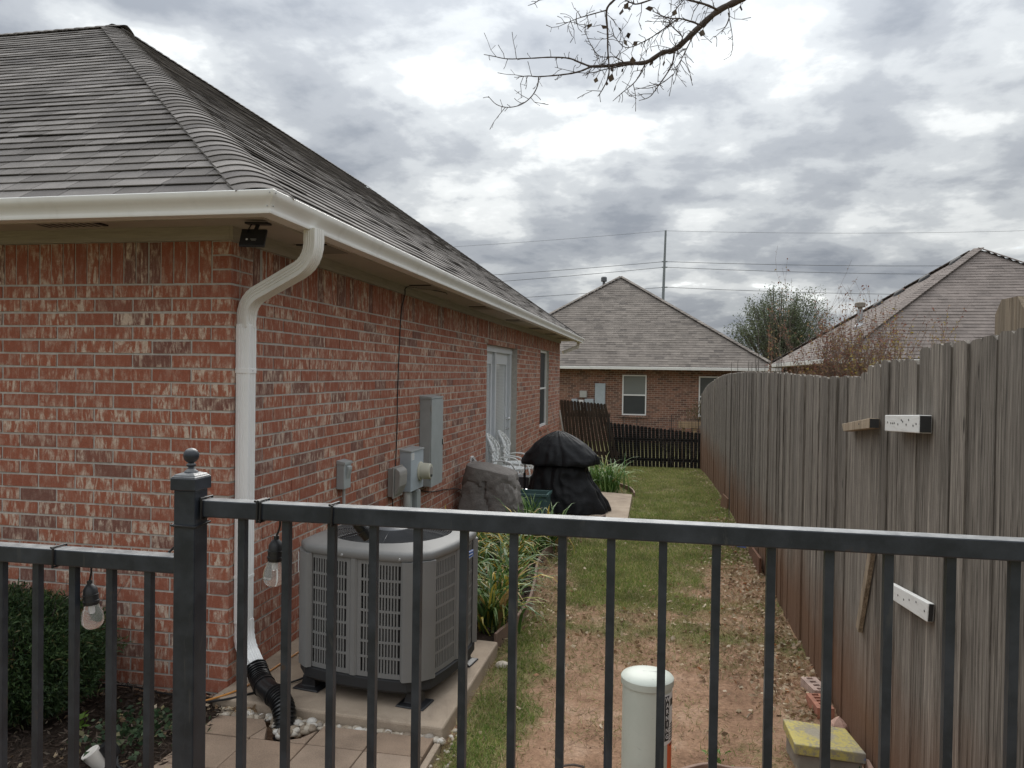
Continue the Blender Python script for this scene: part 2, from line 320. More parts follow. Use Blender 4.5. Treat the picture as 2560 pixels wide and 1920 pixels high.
def far_brick(name):
    k = NM(name); p = k.pos(); s = k.n('ShaderNodeSeparateXYZ'); k.set(s, 0, p)
    cc = k.n('ShaderNodeCombineXYZ'); k.set(cc, 0, k.math('ADD', s.outputs[0], s.outputs[1])); k.set(cc, 1, s.outputs[2])
    b = k.n('ShaderNodeTexBrick'); k.set(b, 'Vector', cc.outputs[0]); k.set(b, 'Scale', 1.0); k.set(b, 'Brick Width', .215); k.set(b, 'Row Height', .0765); k.set(b, 'Mortar Size', .006); k.set(b, 'Mortar Smooth', .2); k.set(b, 'Bias', -.1)
    k.set(b, 'Color1', (.27, .135, .095)); k.set(b, 'Color2', (.115, .068, .055)); k.set(b, 'Mortar', (.42, .345, .28))
    pl = k.noise(5, 5, .7); c = k.mix(k.ramp(pl, [(.55, 0.0), (.66, .55)]), b.outputs[0], (.42, .30, .23))
    k.bump(b.outputs[1], -.5, .008); M[name] = k.out(c, .9, 0, .2)
far_brick('brick_far')

# ---------------------------------------------------------------- mesh helpers
def fast_mesh(name, V, F):
    V = np.asarray(V, np.float32).reshape(-1, 3); F = np.asarray(F, np.int32)
    me = bpy.data.meshes.new(name); n, kk = F.shape
    me.vertices.add(len(V)); me.vertices.foreach_set('co', V.ravel())
    me.loops.add(n * kk); me.loops.foreach_set('vertex_index', F.ravel())
    me.polygons.add(n); me.polygons.foreach_set('loop_start', np.arange(0, n * kk, kk, dtype=np.int32))
    me.polygons.foreach_set('use_smooth', np.zeros(n, dtype=bool)); me.update(calc_edges=True); return me

CUBE_F = [(0, 3, 2, 1), (4, 5, 6, 7), (0, 1, 5, 4), (1, 2, 6, 5), (2, 3, 7, 6), (3, 0, 4, 7)]
CUBE_V = np.array([(-.5, -.5, -.5), (.5, -.5, -.5), (.5, .5, -.5), (-.5, .5, -.5), (-.5, -.5, .5), (.5, -.5, .5), (.5, .5, .5), (-.5, .5, .5)])
def nrm(v):
    v = np.asarray(v, float); l = np.linalg.norm(v); return v / l if l > 1e-12 else v

class MB:
    def __init__(s): s.v = []; s.f = []
    def add(s, V, F):
        o = len(s.v); s.v.extend([tuple(map(float, p)) for p in V]); s.f.extend([tuple(i + o for i in q) for q in F]); return s
    def box(s, x0, x1, y0, y1, z0, z1):
        return s.add([(x0, y0, z0), (x1, y0, z0), (x1, y1, z0), (x0, y1, z0), (x0, y0, z1), (x1, y0, z1), (x1, y1, z1), (x0, y1, z1)], CUBE_F)
    def obox(s, c, ax, ay, az):      # centre and three full-length axis vectors
        c = np.asarray(c, float); A = np.array([ax, ay, az], float)
        return s.add(c + CUBE_V @ A, CUBE_F)
    def tube(s, pts, r, n=8, cap=True, up=None):
        P = [np.asarray(p, float) for p in pts]; m = len(P)
        R_ = [r] * m if np.isscalar(r) else list(r)
        T = [nrm(P[min(i + 1, m - 1)] - P[max(i - 1, 0)]) for i in range(m)]
        a = np.array(up if up is not None else ((0, 0, 1) if abs(T[0][2]) < .9 else (1, 0, 0)), float)
        V = []
        for i in range(m):
            a = nrm(a - (a @ T[i]) * T[i]); b = np.cross(T[i], a)
            for j in range(n):
                t = 2 * PI * j / n; V.append(P[i] + R_[i] * (math.cos(t) * a + math.sin(t) * b))
        F = [(i * n + j, i * n + (j + 1) % n, (i + 1) * n + (j + 1) % n, (i + 1) * n + j) for i in range(m - 1) for j in range(n)]
        if cap: F += [tuple(range(n))[::-1], tuple(range((m - 1) * n, m * n))]
        return s.add(V, F)
    def lathe(s, prof, c=(0, 0, 0), axis=(0, 0, 1), n=24, cap=True):
        c = np.asarray(c, float); t = nrm(axis); a = np.array((1, 0, 0.)) if abs(t[0]) < .9 else np.array((0, 1., 0)); a = nrm(a - (a @ t) * t); b = np.cross(t, a)
        V = [c + h * t + r_ * (math.cos(2 * PI * j / n) * a + math.sin(2 * PI * j / n) * b) for r_, h in prof for j in range(n)]
        m = len(prof); F = [(i * n + j, i * n + (j + 1) % n, (i + 1) * n + (j + 1) % n, (i + 1) * n + j) for i in range(m - 1) for j in range(n)]
        if cap: F += [tuple(range(n))[::-1], tuple(range((m - 1) * n, m * n))]
        return s.add(V, F)
    def ring(s, c, R_, r_, axis=(0, 0, 1), n=28, k=6):
        t = nrm(axis); a = np.array((1, 0, 0.)) if abs(t[0]) < .9 else np.array((0, 1., 0)); a = nrm(a - (a @ t) * t); b = np.cross(t, a); c = np.asarray(c, float)
        V = []
        for i in range(n):
            d = math.cos(2 * PI * i / n) * a + math.sin(2 * PI * i / n) * b
            for j in range(k): V.append(c + d * (R_ + r_ * math.cos(2 * PI * j / k)) + t * r_ * math.sin(2 * PI * j / k))
        return s.add(V, [(i * k + j, i * k + (j + 1) % k, ((i + 1) % n) * k + (j + 1) % k, ((i + 1) % n) * k + j) for i in range(n) for j in range(k)])
    def prism(s, poly, d):           # planar polygon (3-D points) pushed along d
        P = [np.asarray(p, float) for p in poly]; d = np.asarray(d, float); n = len(P)
        return s.add(P + [p + d for p in P], [tuple(range(n))[::-1], tuple(range(n, 2 * n))] + [(i, (i + 1) % n, n + (i + 1) % n, n + i) for i in range(n)])
    def grid(s, V, nu, nv, closeu=False):
        F = []
        for i in range(nv - 1):
            for j in range(nu if closeu else nu - 1):
                F.append((i * nu + j, i * nu + (j + 1) % nu, (i + 1) * nu + (j + 1) % nu, (i + 1) * nu + j))
        return s.add(V, F)

WM = {}
def props(o, label=None, cat=None, group=None, kind=None):
    if label: o['label'] = label
    if cat: o['category'] = cat
    if group: o['group'] = group
    if kind: o['kind'] = kind
    return o
def attach(o, parent, mw=None):
    mw = mw or Matrix.Identity(4)
    if parent is not None:
        o.parent = parent; o.matrix_parent_inverse = WM[parent.name].inverted()
    o.matrix_basis = mw
    COL.objects.link(o); WM[o.name] = mw
    return o
def thing(name, label, cat, loc=(0, 0, 0), group=None):
    o = bpy.data.objects.new(name, None); o.empty_display_size = .1
    attach(o, None, Matrix.Translation(Vector(loc))); return props(o, label, cat, group)
def obj(name, mb, mat, parent=None, smooth=None, bevel=0, label=None, cat=None, group=None, kind=None):
    if isinstance(mb, MB):
        V = np.array(mb.v, float)
        org = np.zeros(3)
        if parent is None and kind != 'structure':
            org = (V.min(0) + V.max(0)) / 2; org[2] = V[:, 2].min()
        me = bpy.data.meshes.new(name); me.from_pydata((V - org).tolist(), [], mb.f)
        bm = bmesh.new(); bm.from_mesh(me); bmesh.ops.recalc_face_normals(bm, faces=bm.faces); bm.to_mesh(me); bm.free()
    else: me = mb; org = np.zeros(3)
    if mat: me.materials.clear(); me.materials.append(M[mat])
    if smooth is not None:
        me.polygons.foreach_set('use_smooth', [True] * len(me.polygons)); me.set_sharp_from_angle(angle=math.radians(smooth))
    o = bpy.data.objects.new(name, me)
    attach(o, parent, Matrix.Translation(Vector(org)))
    if bevel:
        b = o.modifiers.new('bevel', 'BEVEL'); b.width = bevel; b.segments = 2; b.limit_method = 'ANGLE'
    return props(o, label, cat, group, kind)
def inst(name, me, mw, parent):
    o = bpy.data.objects.new(name, me); return attach(o, parent, mw)
def boxes_mesh(name, mats):           # many transformed unit cubes joined
    A = np.array(mats)                # n,4,4
    V = np.einsum('nij,kj->nki', A[:, :3, :3], CUBE_V) + A[:, None, :3, 3]
    F = (np.array(CUBE_F)[None] + 8 * np.arange(len(A))[:, None, None]).reshape(-1, 4)
    return fast_mesh(name, V.reshape(-1, 3), F)
def mat4(c, ax, ay, az):
    m = np.eye(4); m[:3, 0] = ax; m[:3, 1] = ay; m[:3, 2] = az; m[:3, 3] = c; return m
def toM(m): return Matrix([list(map(float, r_)) for r_ in m])
def score(m):                         # rough picture area of a transformed unit piece, 0 outside the frame
    c = m[:3, 3]; x, y, z = proj(c)
    if z < .2 or not (-60 < x < PW + 60 and -40 < y < PH + 40): return 0.0
    v = nrm(CPOS - c); a = [np.linalg.norm(np.cross(m[:3, i], m[:3, j])) for i, j in ((0, 1), (1, 2), (0, 2))]
    d = [abs(nrm(np.cross(m[:3, i], m[:3, j])) @ v) for i, j in ((0, 1), (1, 2), (0, 2))]
    return sum(p * q for p, q in zip(a, d)) / z ** 2
def pieces(name, mats, matname, parent, limit=300, jitter=True):
    """the largest in view become parts of their own, the rest one joined part"""
    sc_ = np.array([score(m) for m in mats]); order = np.argsort(-sc_)
    big = set(order[:limit].tolist()) if len(mats) > limit else set(range(len(mats)))
    me = fast_mesh(name, CUBE_V, np.array(CUBE_F)); me.materials.append(M[matname])
    for i in sorted(big): inst(name, me, toM(mats[i]), parent)
    rest = [mats[i] for i in range(len(mats)) if i not in big]
    if rest:
        o = obj(name + '_remainder', boxes_mesh(name + '_remainder', rest), matname, parent); o['kind'] = 'stuff'

def gz(x, y):
    if y < 9: return 0.0
    if y < 22: return -.0038 * (y - 9) ** 2
    return -.642
def nz(x, y, s=1.0, o=0.0): return mnoise.noise(Vector((x * s + o, y * s - o, o * .7)))
def turf(x, y):
    """how much lawn grows here, 0 bare soil .. 1 turf"""
    g = 0.0
    g = max(g, 1.15 * math.exp(-(((x + .35) / .62) ** 2 + ((y - 7.0) / 1.15) ** 4)))
    if y > 7.2: g = max(g, min(1, (y - 7.2) / .9))
    if y > 4.9: g = max(g, min(.5, (y - 4.9) * .7))
    g = max(g, .85 * math.exp(-(((x + .84 + .06 * (y - 4)) / .27) ** 2)) * (1 if y < 5.2 else math.exp(-((y - 5.2) / .5) ** 2)))
    if x > .45: g *= max(.3, 1 - (x - .45) / .6) if y < 5.1 else (max(.72, 1 - (x - .45) / .9) if y < 9 else 1)
    if y < 5.0 and x > -.6: g *= .55
    return g + .55 * nz(x, y, 2.1, 3.3) + .25 * nz(x, y, 6, 1.3)

# ================================================================ ground and paving
def axis(lo, hi, fine, far):
    a = list(np.arange(lo, hi + 1e-6, fine)); s = fine; p = hi
    while p < far: s *= 1.5; p += s; a.append(p)
    s = fine; p = lo
    while p > -far: s *= 1.5; p -= s; a.insert(0, p)
    return np.array(a)
gx = axis(-3.2, 1.9, .06, 900); gy = axis(2.6, 20, .075, 900)
GV = []; GT = []
for y in gy:
    for x in gx:
        z = gz(x, y)
        if -4 < x < 3 and 2 < y < 21:
            z += .014 * nz(x, y, 1.3) + .007 * nz(x, y, 5, 2)
        if -2.45 < x < -1.0 and 3.0 < y < 5.3: z -= .05
        if x < -2.2 and y < 4: z -= .03
        GV.append((x, y, z)); GT.append(min(1.3, max(0, turf(x, y))) if abs(x) < 6 and 0 < y < 30 else .9)
nx, ny = len(gx), len(gy)
gi = np.arange(nx * ny).reshape(ny, nx)
gme = fast_mesh('ground', GV, np.stack([gi[:-1, :-1], gi[:-1, 1:], gi[1:, 1:], gi[1:, :-1]], -1).reshape(-1, 4))
at = gme.attributes.new('turf', 'FLOAT', 'POINT'); at.data.foreach_set('value', np.array(GT, np.float32))
obj('ground', gme, 'lawn_soil', smooth=60, kind='structure')

m = MB(); m.prism([(-2.425, 3.875, -.09), (-1.065, 3.79, -.09), (-1.05, 5.10, -.09), (-2.40, 5.2, -.09)], (0, 0, .14))
obj('concrete_pad', m, 'concrete_tan', kind='structure', bevel=.012)
m = MB(); m.prism([(-2.40, 9.9, -.12), (-.37, 9.9, -.12), (-.385, 12.0, -.12), (-.9, 12.13, -.12), (-2.40, 12.3, -.12)], (0, 0, .15))
obj('patio_slab', m, 'concrete_tan', kind='structure', bevel=.012)

pav = bpy.data.objects.new('paver_path', None); attach(pav, None, Matrix.Translation((-1.7, 3.4, 0))); pav['kind'] = 'structure'
pv = []
P_, GAP = .3035, .006
xs = [-1.10 - P_ * i for i in range(5)]
for j, (ya, yb) in enumerate(((3.557, 3.757), (3.255, 3.551), (2.95, 3.249), (2.645, 2.944))):
    for i in range(4):
        xb, xa = xs[i], xs[i] - P_ + GAP
        if j == 0 and i == 3: continue
        zt = .012 + .004 * random.uniform(-1, 1)
        if j == 0 and i == 2:      # cut on the skew round the drain
            continue
        m = MB(); m.prism([(xa, ya, -.05), (xb, ya, -.05), (xb, yb, -.05), (xa, yb, -.05)], (0, 0, .05 + zt)); obj('paver', m, 'paver', pav, bevel=.004)
for poly in ([(-2.31, 3.557), (-2.02, 3.557), (-1.99, 3.69), (-2.04, 3.757), (-2.29, 3.757), (-2.31, 3.70)],
             [(-2.013, 3.557), (-1.93, 3.557), (-1.975, 3.66), (-1.985, 3.685)],
             [(-1.84, 3.557), (-1.711, 3.557), (-1.711, 3.70), (-1.76, 3.605)]):
    m = MB(); m.prism([(x, y, -.05) for x, y in poly], (0, 0, .063)); obj('paver', m, 'paver', pav, bevel=.004)
# kerb of the paver path along the lawn
m = MB(); m.box(-1.094, -1.06, 2.6, 3.74, -.06, -.005); obj('concrete_edge', m, 'concrete_tan', pav, bevel=.005)

# mulch bed under the shrub
mv = []; mxs = np.arange(-5, -2.25, .06); mys = np.arange(1.4, 4.0, .06)
for y in mys:
    for x in mxs: mv.append((x, y, .0 + .022 * nz(x, y, 4, 5) + .012 * nz(x, y, 11, 2) - (.03 if x > -2.32 else 0)))
m = MB(); m.grid(mv, len(mxs), len(mys)); obj('mulch_bed', m, 'mulch', smooth=60, kind='structure')
mv = []; ed = [(-1.08, 5.15), (-1.01, 5.59), (-.995, 6.06), (-1.04, 6.59), (-1.11, 7.19), (-1.12, 7.72), (-1.06, 8.2), (-.976, 8.62), (-.84, 9.2), (-.66, 9.9)]
def edx(y):
    for (x0, y0), (x1, y1) in zip(ed, ed[1:]):
        if y0 <= y <= y1: return x0 + (x1 - x0) * (y - y0) / (y1 - y0)
    return ed[0][0] if y < ed[0][1] else ed[-1][0]
mys = np.arange(5.12, 9.95, .07); nn = 22
for y in mys:
    for i in range(nn):
        x = -2.42 + (edx(y) - .01 + 2.42) * i / (nn - 1); mv.append((x, y, .03 + .02 * nz(x, y, 4, 5) + .012 * nz(x, y, 11, 2)))
m = MB(); m.grid(mv, nn, len(mys)); obj('flower_bed_soil', m, 'mulch', smooth=60, kind='structure')

# ================================================================ the brick house
XW, YF, ZB = -2.41, 4.01, 2.365
CH, BL, BJ, BD = .0813, .254, .0125, .092
YE = 18.75
DOOR = (10.64, 13.02, -.3, 2.295); WIN = (15.61, 16.86, .74, 2.37)
house = thing('brick_house', 'red brick house with grey shingle hip roof beside the air conditioner', 'house', (XW, YF, 0))
bricks = []
def jit(a): return random.uniform(-a, a)
def brick_front(x0, x1, z0, z1, rec=0.0):
    bricks.append(mat4(((x0 + x1) / 2, YF + BD / 2 + rec + jit(.0016), (z0 + z1) / 2 + jit(.0012)), (x1 - x0, jit(.002), jit(.0015)), (0, BD, 0), (jit(.0015), 0, z1 - z0)))
def brick_side(y0, y1, z0, z1, rec=0.0):
    bricks.append(mat4((XW - BD / 2 - rec + jit(.0016), (y0 + y1) / 2, (z0 + z1) / 2 + jit(.0012)), (BD, 0, 0), (jit(.002), y1 - y0, jit(.0015)), (0, jit(.0015), z1 - z0)))
def run_side(y0, y1, z0, z1, rec=0.0, holes=(DOOR, WIN)):
    segs = [(y0, y1)]
    for a, b, c, d in holes:
        if z0 + z1 > 2 * c and (z0 + z1) < 2 * d:
            ns = []
            for p, q in segs:
                if q <= a or p >= b: ns.append((p, q)); continue
                if p < a - .02: ns.append((p, a))
                if q > b + .02: ns.append((b, q))
            segs = ns
    for p, q in segs: brick_side(p, q, z0, z1, rec)
for i in range(-3, 29):
    z0 = ZB - (29 - i) * CH + BJ / 2; z1 = z0 + CH - BJ
    odd = i % 2
    x = XW
    if odd: brick_front(x - .118, x, z0, z1); x -= .128
    else:
        brick_front(x - BL + BJ, x, z0, z1); x -= BL
    while x > -9.6: brick_front(x - BL + BJ, x, z0, z1); x -= BL
    y = YF + BD + BJ if not odd else YF
    if odd: run_side(YF + BD + BJ, YF + BL - BJ / 2, z0, z1); y = YF + BL
    else: y = YF + BD + BJ; run_side(y, YF + .127 - BJ / 2, z0, z1); y = YF + .127
    while y < YE - .03: run_side(y, min(YE, y + BL - BJ), z0, z1); y += BL
# soldier course, every third brick set back
zs0, zs1 = ZB + .006, 2.61
for j in range(3):
    z0 = zs0 + j * .0815; brick_front(XW - .115, XW, z0, z0 + .0713); brick_side(YF + BD + BJ, YF + .24, z0, z0 + .0713)
x = XW - .126; i = 0
while x > -9.6: brick_front(x - .0725, x, zs0, zs1, .003 if i % 3 == 1 else 0); x -= .0815; i += 1
y = YF + .25; i = 0
while y < YE - .07:
    if not (WIN[0] - .03 < y < WIN[1] and False): brick_side(y, y + .0725, zs0, zs1, .003 if i % 3 == 1 else 0)
    y += .0815; i += 1
pieces('brick', bricks, 'brick', house)
m = MB(); e = .0045
m.box(-9.7, XW - e, YF + e, YF + .12, -.25, 2.62)
yy = YF + .12
for a, b, c, d in (DOOR, WIN):
    m.box(XW - .12, XW - e, yy, a + e, -.45, 2.62); m.box(XW - .12, XW - e, a + e, b - e, d - .004, 2.62)
    if c > 0: m.box(XW - .12, XW - e, a + e, b - e, -.45, c - .055)
    yy = b - e
m.box(XW - .12, XW - e, yy, YE - e, -.45, 2.62)
obj('mortar_bed', m, 'mortar', house)
# rear walls that the corner hides
m = MB(); m.box(-9.7, XW - .13, YE - .12, YE - .01, -.5, 2.62); m.box(-9.7, -9.6, YF + .13, YE - .13, -.5, 2.62); obj('rear_wall', m, 'brick_far', house)
# stone sill course at slab
m = MB(); m.box(XW - .11, XW + .012, YF + .25, YE - .2, -.4, -.155); m.box(-9.6, XW + .012, YF - .012, YF + .24, -.4, -.235); obj('foundation', m, 'concrete_tan', house)

# --- eaves
FX, FY = -1.98, 3.58            # outer faces of the fascia boards
YG = 19.2
m = MB(); m.box(FX - .02, FX, FY, YG, 2.645, 2.775); m.box(-9.9, FX - .021, FY, FY + .02, 2.645, 2.775); obj('fascia', m, 'trim_wood', house)
m = MB(); m.box(XW + .001, XW + .022, YF - .022, YE, 2.612, 2.70); m.box(-9.8, XW, YF - .022, YF - .001, 2.612, 2.70); obj('frieze_board', m, 'trim_wood', house)
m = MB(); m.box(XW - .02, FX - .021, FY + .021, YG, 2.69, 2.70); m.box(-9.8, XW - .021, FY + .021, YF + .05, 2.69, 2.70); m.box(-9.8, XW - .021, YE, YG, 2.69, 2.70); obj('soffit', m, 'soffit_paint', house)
for y in (4.62, 6.9, 9.2, 11.5, 13.6, 15.6, 17.4):
    v = MB(); v.box(-2.32, -2.10, y, y + .36, 2.682, 2.6895); o = obj('soffit_vent', v, 'ac_dark', house)
    f = MB(); f.box(-2.335, -2.32, y - .015, y + .375, 2.680, 2.6895); f.box(-2.10, -2.085, y - .015, y + .375, 2.680, 2.6895)
    for q in range(9): f.box(-2.32, -2.10, y + .02 + q * .04, y + .03 + q * .04, 2.678, 2.6815)
    obj('vent_louvre', f, 'soffit_paint', o)
for x in (-3.3, -5.2):
    v = MB(); v.box(x - .2, x + .2, 3.70, 3.88, 2.682, 2.6895); o = obj('soffit_vent', v, 'ac_dark', house)
    f = MB()
    for q in range(9): f.box(x - .19 + q * .045, x - .18 + q * .045, 3.70, 3.88, 2.678, 2.6815)
    obj('vent_louvre', f, 'soffit_paint', o)

# --- roof
SL = .71; RUN = 4.06; EX, EY, EZ = -1.945, 3.555, 2.780; YR = 19.23
APX = np.array([EX - RUN, EY + RUN, EZ + SL * RUN]); hyp = math.sqrt(1 + SL * SL)
far_r = np.array([EX - RUN, YR - RUN, EZ + SL * RUN])
m = MB(); d_ = .012
def deck(pts): m.prism([np.array(p) - (0, 0, .03) for p in pts], (0, 0, -.02))
deck([(EX - .01, EY + .01, EZ), (EX - .01, YR - .01, EZ), far_r, APX])
deck([(EX - .01, EY + .01, EZ), APX, (-14, APX[1], APX[2]), (-14, EY + .01, EZ)])
deck([(EX - .01, YR, EZ), (APX[0] - RUN, YR, EZ), far_r])
deck([APX, far_r, (APX[0] - RUN, YR, EZ), (APX[0] - RUN, EY + 2 * RUN, EZ)])
deck([APX, (APX[0] - RUN, EY + 2 * RUN, EZ), (-14, EY + 2 * RUN, EZ), (-14, APX[1], APX[2])])
obj('roof_deck', m, 'shingle', house)
EXPO = .120
tabs = []
def tab_face(o, u, v, n, u0f, u1f, Lv, wmin, wmax):
    nc = int(Lv / EXPO)
    for j in range(nc):
        v0 = j * EXPO - .055; r_ = (v0 + EXPO * .6) / hyp
        a, b = u0f(r_), u1f(r_); p = a - random.uniform(0, .3)
        while p < b:
            q = p + random.uniform(wmin, wmax); s0, s1 = max(p, a), min(q - .006, b)
            if s1 - s0 > .03:
                lf_ = lambda q_: .0045 + .013 * max(0.0, mnoise.noise(Vector((q_ * 1.7, j * .9, 3.3)))) + .004 * abs(mnoise.noise(Vector((q_ * 5, j * 1.7, 8.1))))
                l0, l1 = lf_(s0), lf_(s1); lift = (l0 + l1) / 2
                c = o + u * ((s0 + s1) / 2) + v * (v0 + EXPO * .62) + n * (.009 + lift * .4)
                vv = nrm(v - n * (lift + .003) / EXPO)
                tabs.append(mat4(c, u * (s1 - s0) + n * ((l1 - l0) * .6 + jit(.0008)), vv * EXPO * 1.22, np.cross(u, vv) * .005))
            p = q
nF = nrm((0, -SL, 1)); vF = nrm((0, 1, SL)); nS = nrm((SL, 0, 1)); vS = nrm((-1, 0, SL))
tab_face(np.array((EX, EY, EZ)), np.array((-1., 0, 0)), vF, nF, lambda r_: r_ + .09, lambda r_: 8.5, RUN * hyp, .17, .33)
tab_face(np.array((EX, EY, EZ)), np.array((0, 1., 0)), vS, nS, lambda r_: r_ + .09, lambda r_: YR - EY - r_ - .06, RUN * hyp, .22, .34)
pieces('shingle', tabs, 'shingle', house)
# hip caps
HD = nrm((-1, 1, SL)); HL = RUN * math.sqrt(2 + SL * SL)
wF = nrm(np.cross(HD, nF)); wS = nrm(np.cross(nS, HD))
if wF[0] > 0: wF = -wF
if wS[1] < 0: wS = -wS
def cap_mesh(D, wA, wB, nA, nB, half, ln, name):
    nm = nrm(nA + nB); V = []
    K = 8
    for s_ in (0, 1):
        for th in (0, .004):
            for i in range(-K, K + 1):
                t = i / K; wv = wA if t < 0 else wB; nn_ = nA if t < 0 else nB
                lift = (.040 if s_ == 0 else .027) - .004 * abs(t)
                rd = .062 * (1 - abs(t)) ** 2 * -1
                V.append(wv * abs(t) * half + nm * (lift + th) + nm * rd * .55 + D * (ln * s_))
    n_ = 2 * K + 1; F = []
    id_ = lambda s_, th, i: (s_ * 2 + th) * n_ + i
    for i in range(n_ - 1):
        F += [(id_(0, 1, i), id_(0, 1, i + 1), id_(1, 1, i + 1), id_(1, 1, i)), (id_(0, 0, i), id_(1, 0, i), id_(1, 0, i + 1), id_(0, 0, i + 1)), (id_(0, 0, i), id_(0, 0, i + 1), id_(0, 1, i + 1), id_(0, 1, i))]
    for i in (0, n_ - 1): F.append((id_(0, 0, i), id_(0, 1, i), id_(1, 1, i), id_(1, 0, i)))
    me = fast_mesh(name, V, np.array(F)); me.materials.append(M['shingle']); me.polygons.foreach_set('use_smooth', [True] * len(me.polygons)); me.set_sharp_from_angle(angle=.7); return me
cm = cap_mesh(HD, wF, wS, nF, nS, .165, .19, 'hip_cap')
CE = .112
for i in range(int(HL / CE)):
    p = np.array((EX, EY, EZ)) + HD * (i * CE - .01) + jit(.003) * HD + nrm(nF + nS) * random.uniform(0, .003)
    inst('hip_cap', cm, Matrix.Translation(p), house)
nB_ = nrm((0, SL, 1)); cmr = cap_mesh(np.array((1., 0, 0)), nrm((0, -1, -SL)), nrm((0, 1, -SL)), nF, nB_, .15, .19, 'ridge_cap')
for i in range(34): inst('ridge_cap', cmr, Matrix.Translation((APX[0] - .05 - i * .13, APX[1], APX[2] + .012)), house)
cmy = cap_mesh(np.array((0, -1., 0)), nrm((1, 0, -SL)), nrm((-1, 0, -SL)), nS, nrm((-SL, 0, 1)), .15, .19, 'ridge_cap')
for i in range(56): inst('ridge_cap', cmy, Matrix.Translation((APX[0], APX[1] + .12 + i * .133, APX[2] + .012)), house)
HD2 = nrm((-1, -1, SL)); nE = nrm((0, SL, 1)); wS2 = nrm(np.cross(HD2, nS)); wE = nrm(np.cross(nE, HD2))
if wS2[1] > 0: wS2 = -wS2
if wE[0] > 0: wE = -wE
cm2 = cap_mesh(HD2, wS2, wE, nS, nE, .165, .19, 'hip_cap')
for i in range(int(HL / CE)): inst('hip_cap', cm2, Matrix.Translation(np.array((EX, YR, EZ)) + HD2 * (i * CE - .01)), house)

# --- gutter: outward distance from fascia, height
GP = [(0, 2.752), (0, 2.648), (.086, 2.648), (.089, 2.660), (.088, 2.664), (.089, 2.676), (.094, 2.69), (.105, 2.708), (.116, 2.722), (.122, 2.735), (.122, 2.754), (.117, 2.758), (.111, 2.754),
      (.115, 2.737), (.109, 2.725), (.098, 2.711), (.086, 2.692), (.083, 2.678), (.083, 2.654), (.004, 2.654), (.004, 2.752)]
m = MB()
def gsec(kind):
    if kind == 'L': return [(-9.9, FY - .001 - o, z) for o, z in GP]
    if kind == 'C': return [(FX + .001 + o, FY - .001 - o, z) for o, z in GP]
    return [(FX + .001 + o, 19.26, z) for o, z in GP]
n_ = len(GP); V = gsec('L') + gsec('C'); m.add(V, [(i, (i + 1) % n_, n_ + (i + 1) % n_, n_ + i) for i in range(n_)] + [tuple(range(n_))])
gl = obj('gutter', m, 'gutter_paint', house, smooth=40)
m = MB(); V = gsec('C') + gsec('R'); m.add(V, [(i, (i + 1) % n_, n_ + (i + 1) % n_, n_ + i) for i in range(n_)] + [tuple(range(n_, 2 * n_))])
gr = obj('gutter', m, 'gutter_paint', house, smooth=40)
m = MB()         # corner mitre strip with rivets
GC = [(o + .0025, z) for o, z in GP[2:12]]
A_ = [(FX + .001 + o - .034, FY - .001 - o, z) for o, z in GC]; B_ = [(FX + .001 + o, FY - .001 - o, z) for o, z in GC]; C_ = [(FX + .001 + o, FY - .001 - o + .034, z) for o, z in GC]
k_ = len(GC); m.add(A_ + B_ + C_, [(i, i + 1, k_ + i + 1, k_ + i) for i in range(k_ - 1)] + [(k_ + i, k_ + i + 1, 2 * k_ + i + 1, 2 * k_ + i) for i in range(k_ - 1)])
mc = obj('corner_strip', m, 'gutter_paint', gl, smooth=40)
m = MB()
for o, z in ((.095, 2.682), (.1235, 2.74)):
    m.lathe([(.004, 0), (.003, .003)], (FX + o - .018, FY - o - .003, z), (0, -1, 0), 8); m.lathe([(.004, 0), (.003, .003)], (FX + o + .003, FY - o + .018, z), (1, 0, 0), 8)
obj('rivet', m, 'galvanised', gl)

# --- downspout
def rect_prof(a, b):           # ribbed rectangle
    P = []
    for (x0, y0), (x1, y1) in (((-a, -b), (a, -b)), ((a, -b), (a, b)), ((a, b), (-a, b)), ((-a, b), (-a, -b))):
        nx_, ny_ = (y1 - y0), -(x1 - x0); l = math.hypot(nx_, ny_); nx_ /= l; ny_ /= l
        for i, (t, o) in enumerate(((.02, 0), (.24, 0), (.27, -.004), (.33, -.004), (.36, 0), (.44, 0), (.47, -.004), (.53, -.004), (.56, 0), (.64, 0), (.67, -.004), (.73, -.004), (.76, 0), (.98, 0))):
            P.append((x0 + (x1 - x0) * t + nx_ * o, y0 + (y1 - y0) * t + ny_ * o))
    return P
def sweep(m, path, prof, side, scales=None, cap=True):
    P = [np.asarray(p, float) for p in path]; n_ = len(prof); V = []
    for i, p in enumerate(P):
        t = nrm(P[min(i + 1, len(P) - 1)] - P[max(i - 1, 0)]); a = np.asarray(side, float); a = nrm(a - (a @ t) * t); b = np.cross(a, t); s_ = scales[i] if scales else 1
        for x, y in prof: V.append(p + s_ * (x * b + y * a))
    F = [(i * n_ + j, i * n_ + (j + 1) % n_, (i + 1) * n_ + (j + 1) % n_, (i + 1) * n_ + j) for i in range(len(P) - 1) for j in range(n_)]
    if cap: F += [tuple(range(n_)), tuple(range((len(P) - 1) * n_, len(P) * n_))]
    m.add(V, F)
def rounded(pts, rads, n=10):
    P = [np.asarray(p, float) for p in pts]; out = [P[0]]; el = [0]
    for i in range(1, len(P) - 1):
        a = nrm(P[i - 1] - P[i]); b = nrm(P[i + 1] - P[i]); r_ = rads[i - 1]
        p0, p1 = P[i] + a * r_, P[i] + b * r_
        for q in range(n + 1):
            t = q / n; out.append((1 - t) ** 2 * p0 + 2 * t * (1 - t) * P[i] + t * t * p1); el.append(1)
    out.append(P[-1]); el.append(0); return out, el
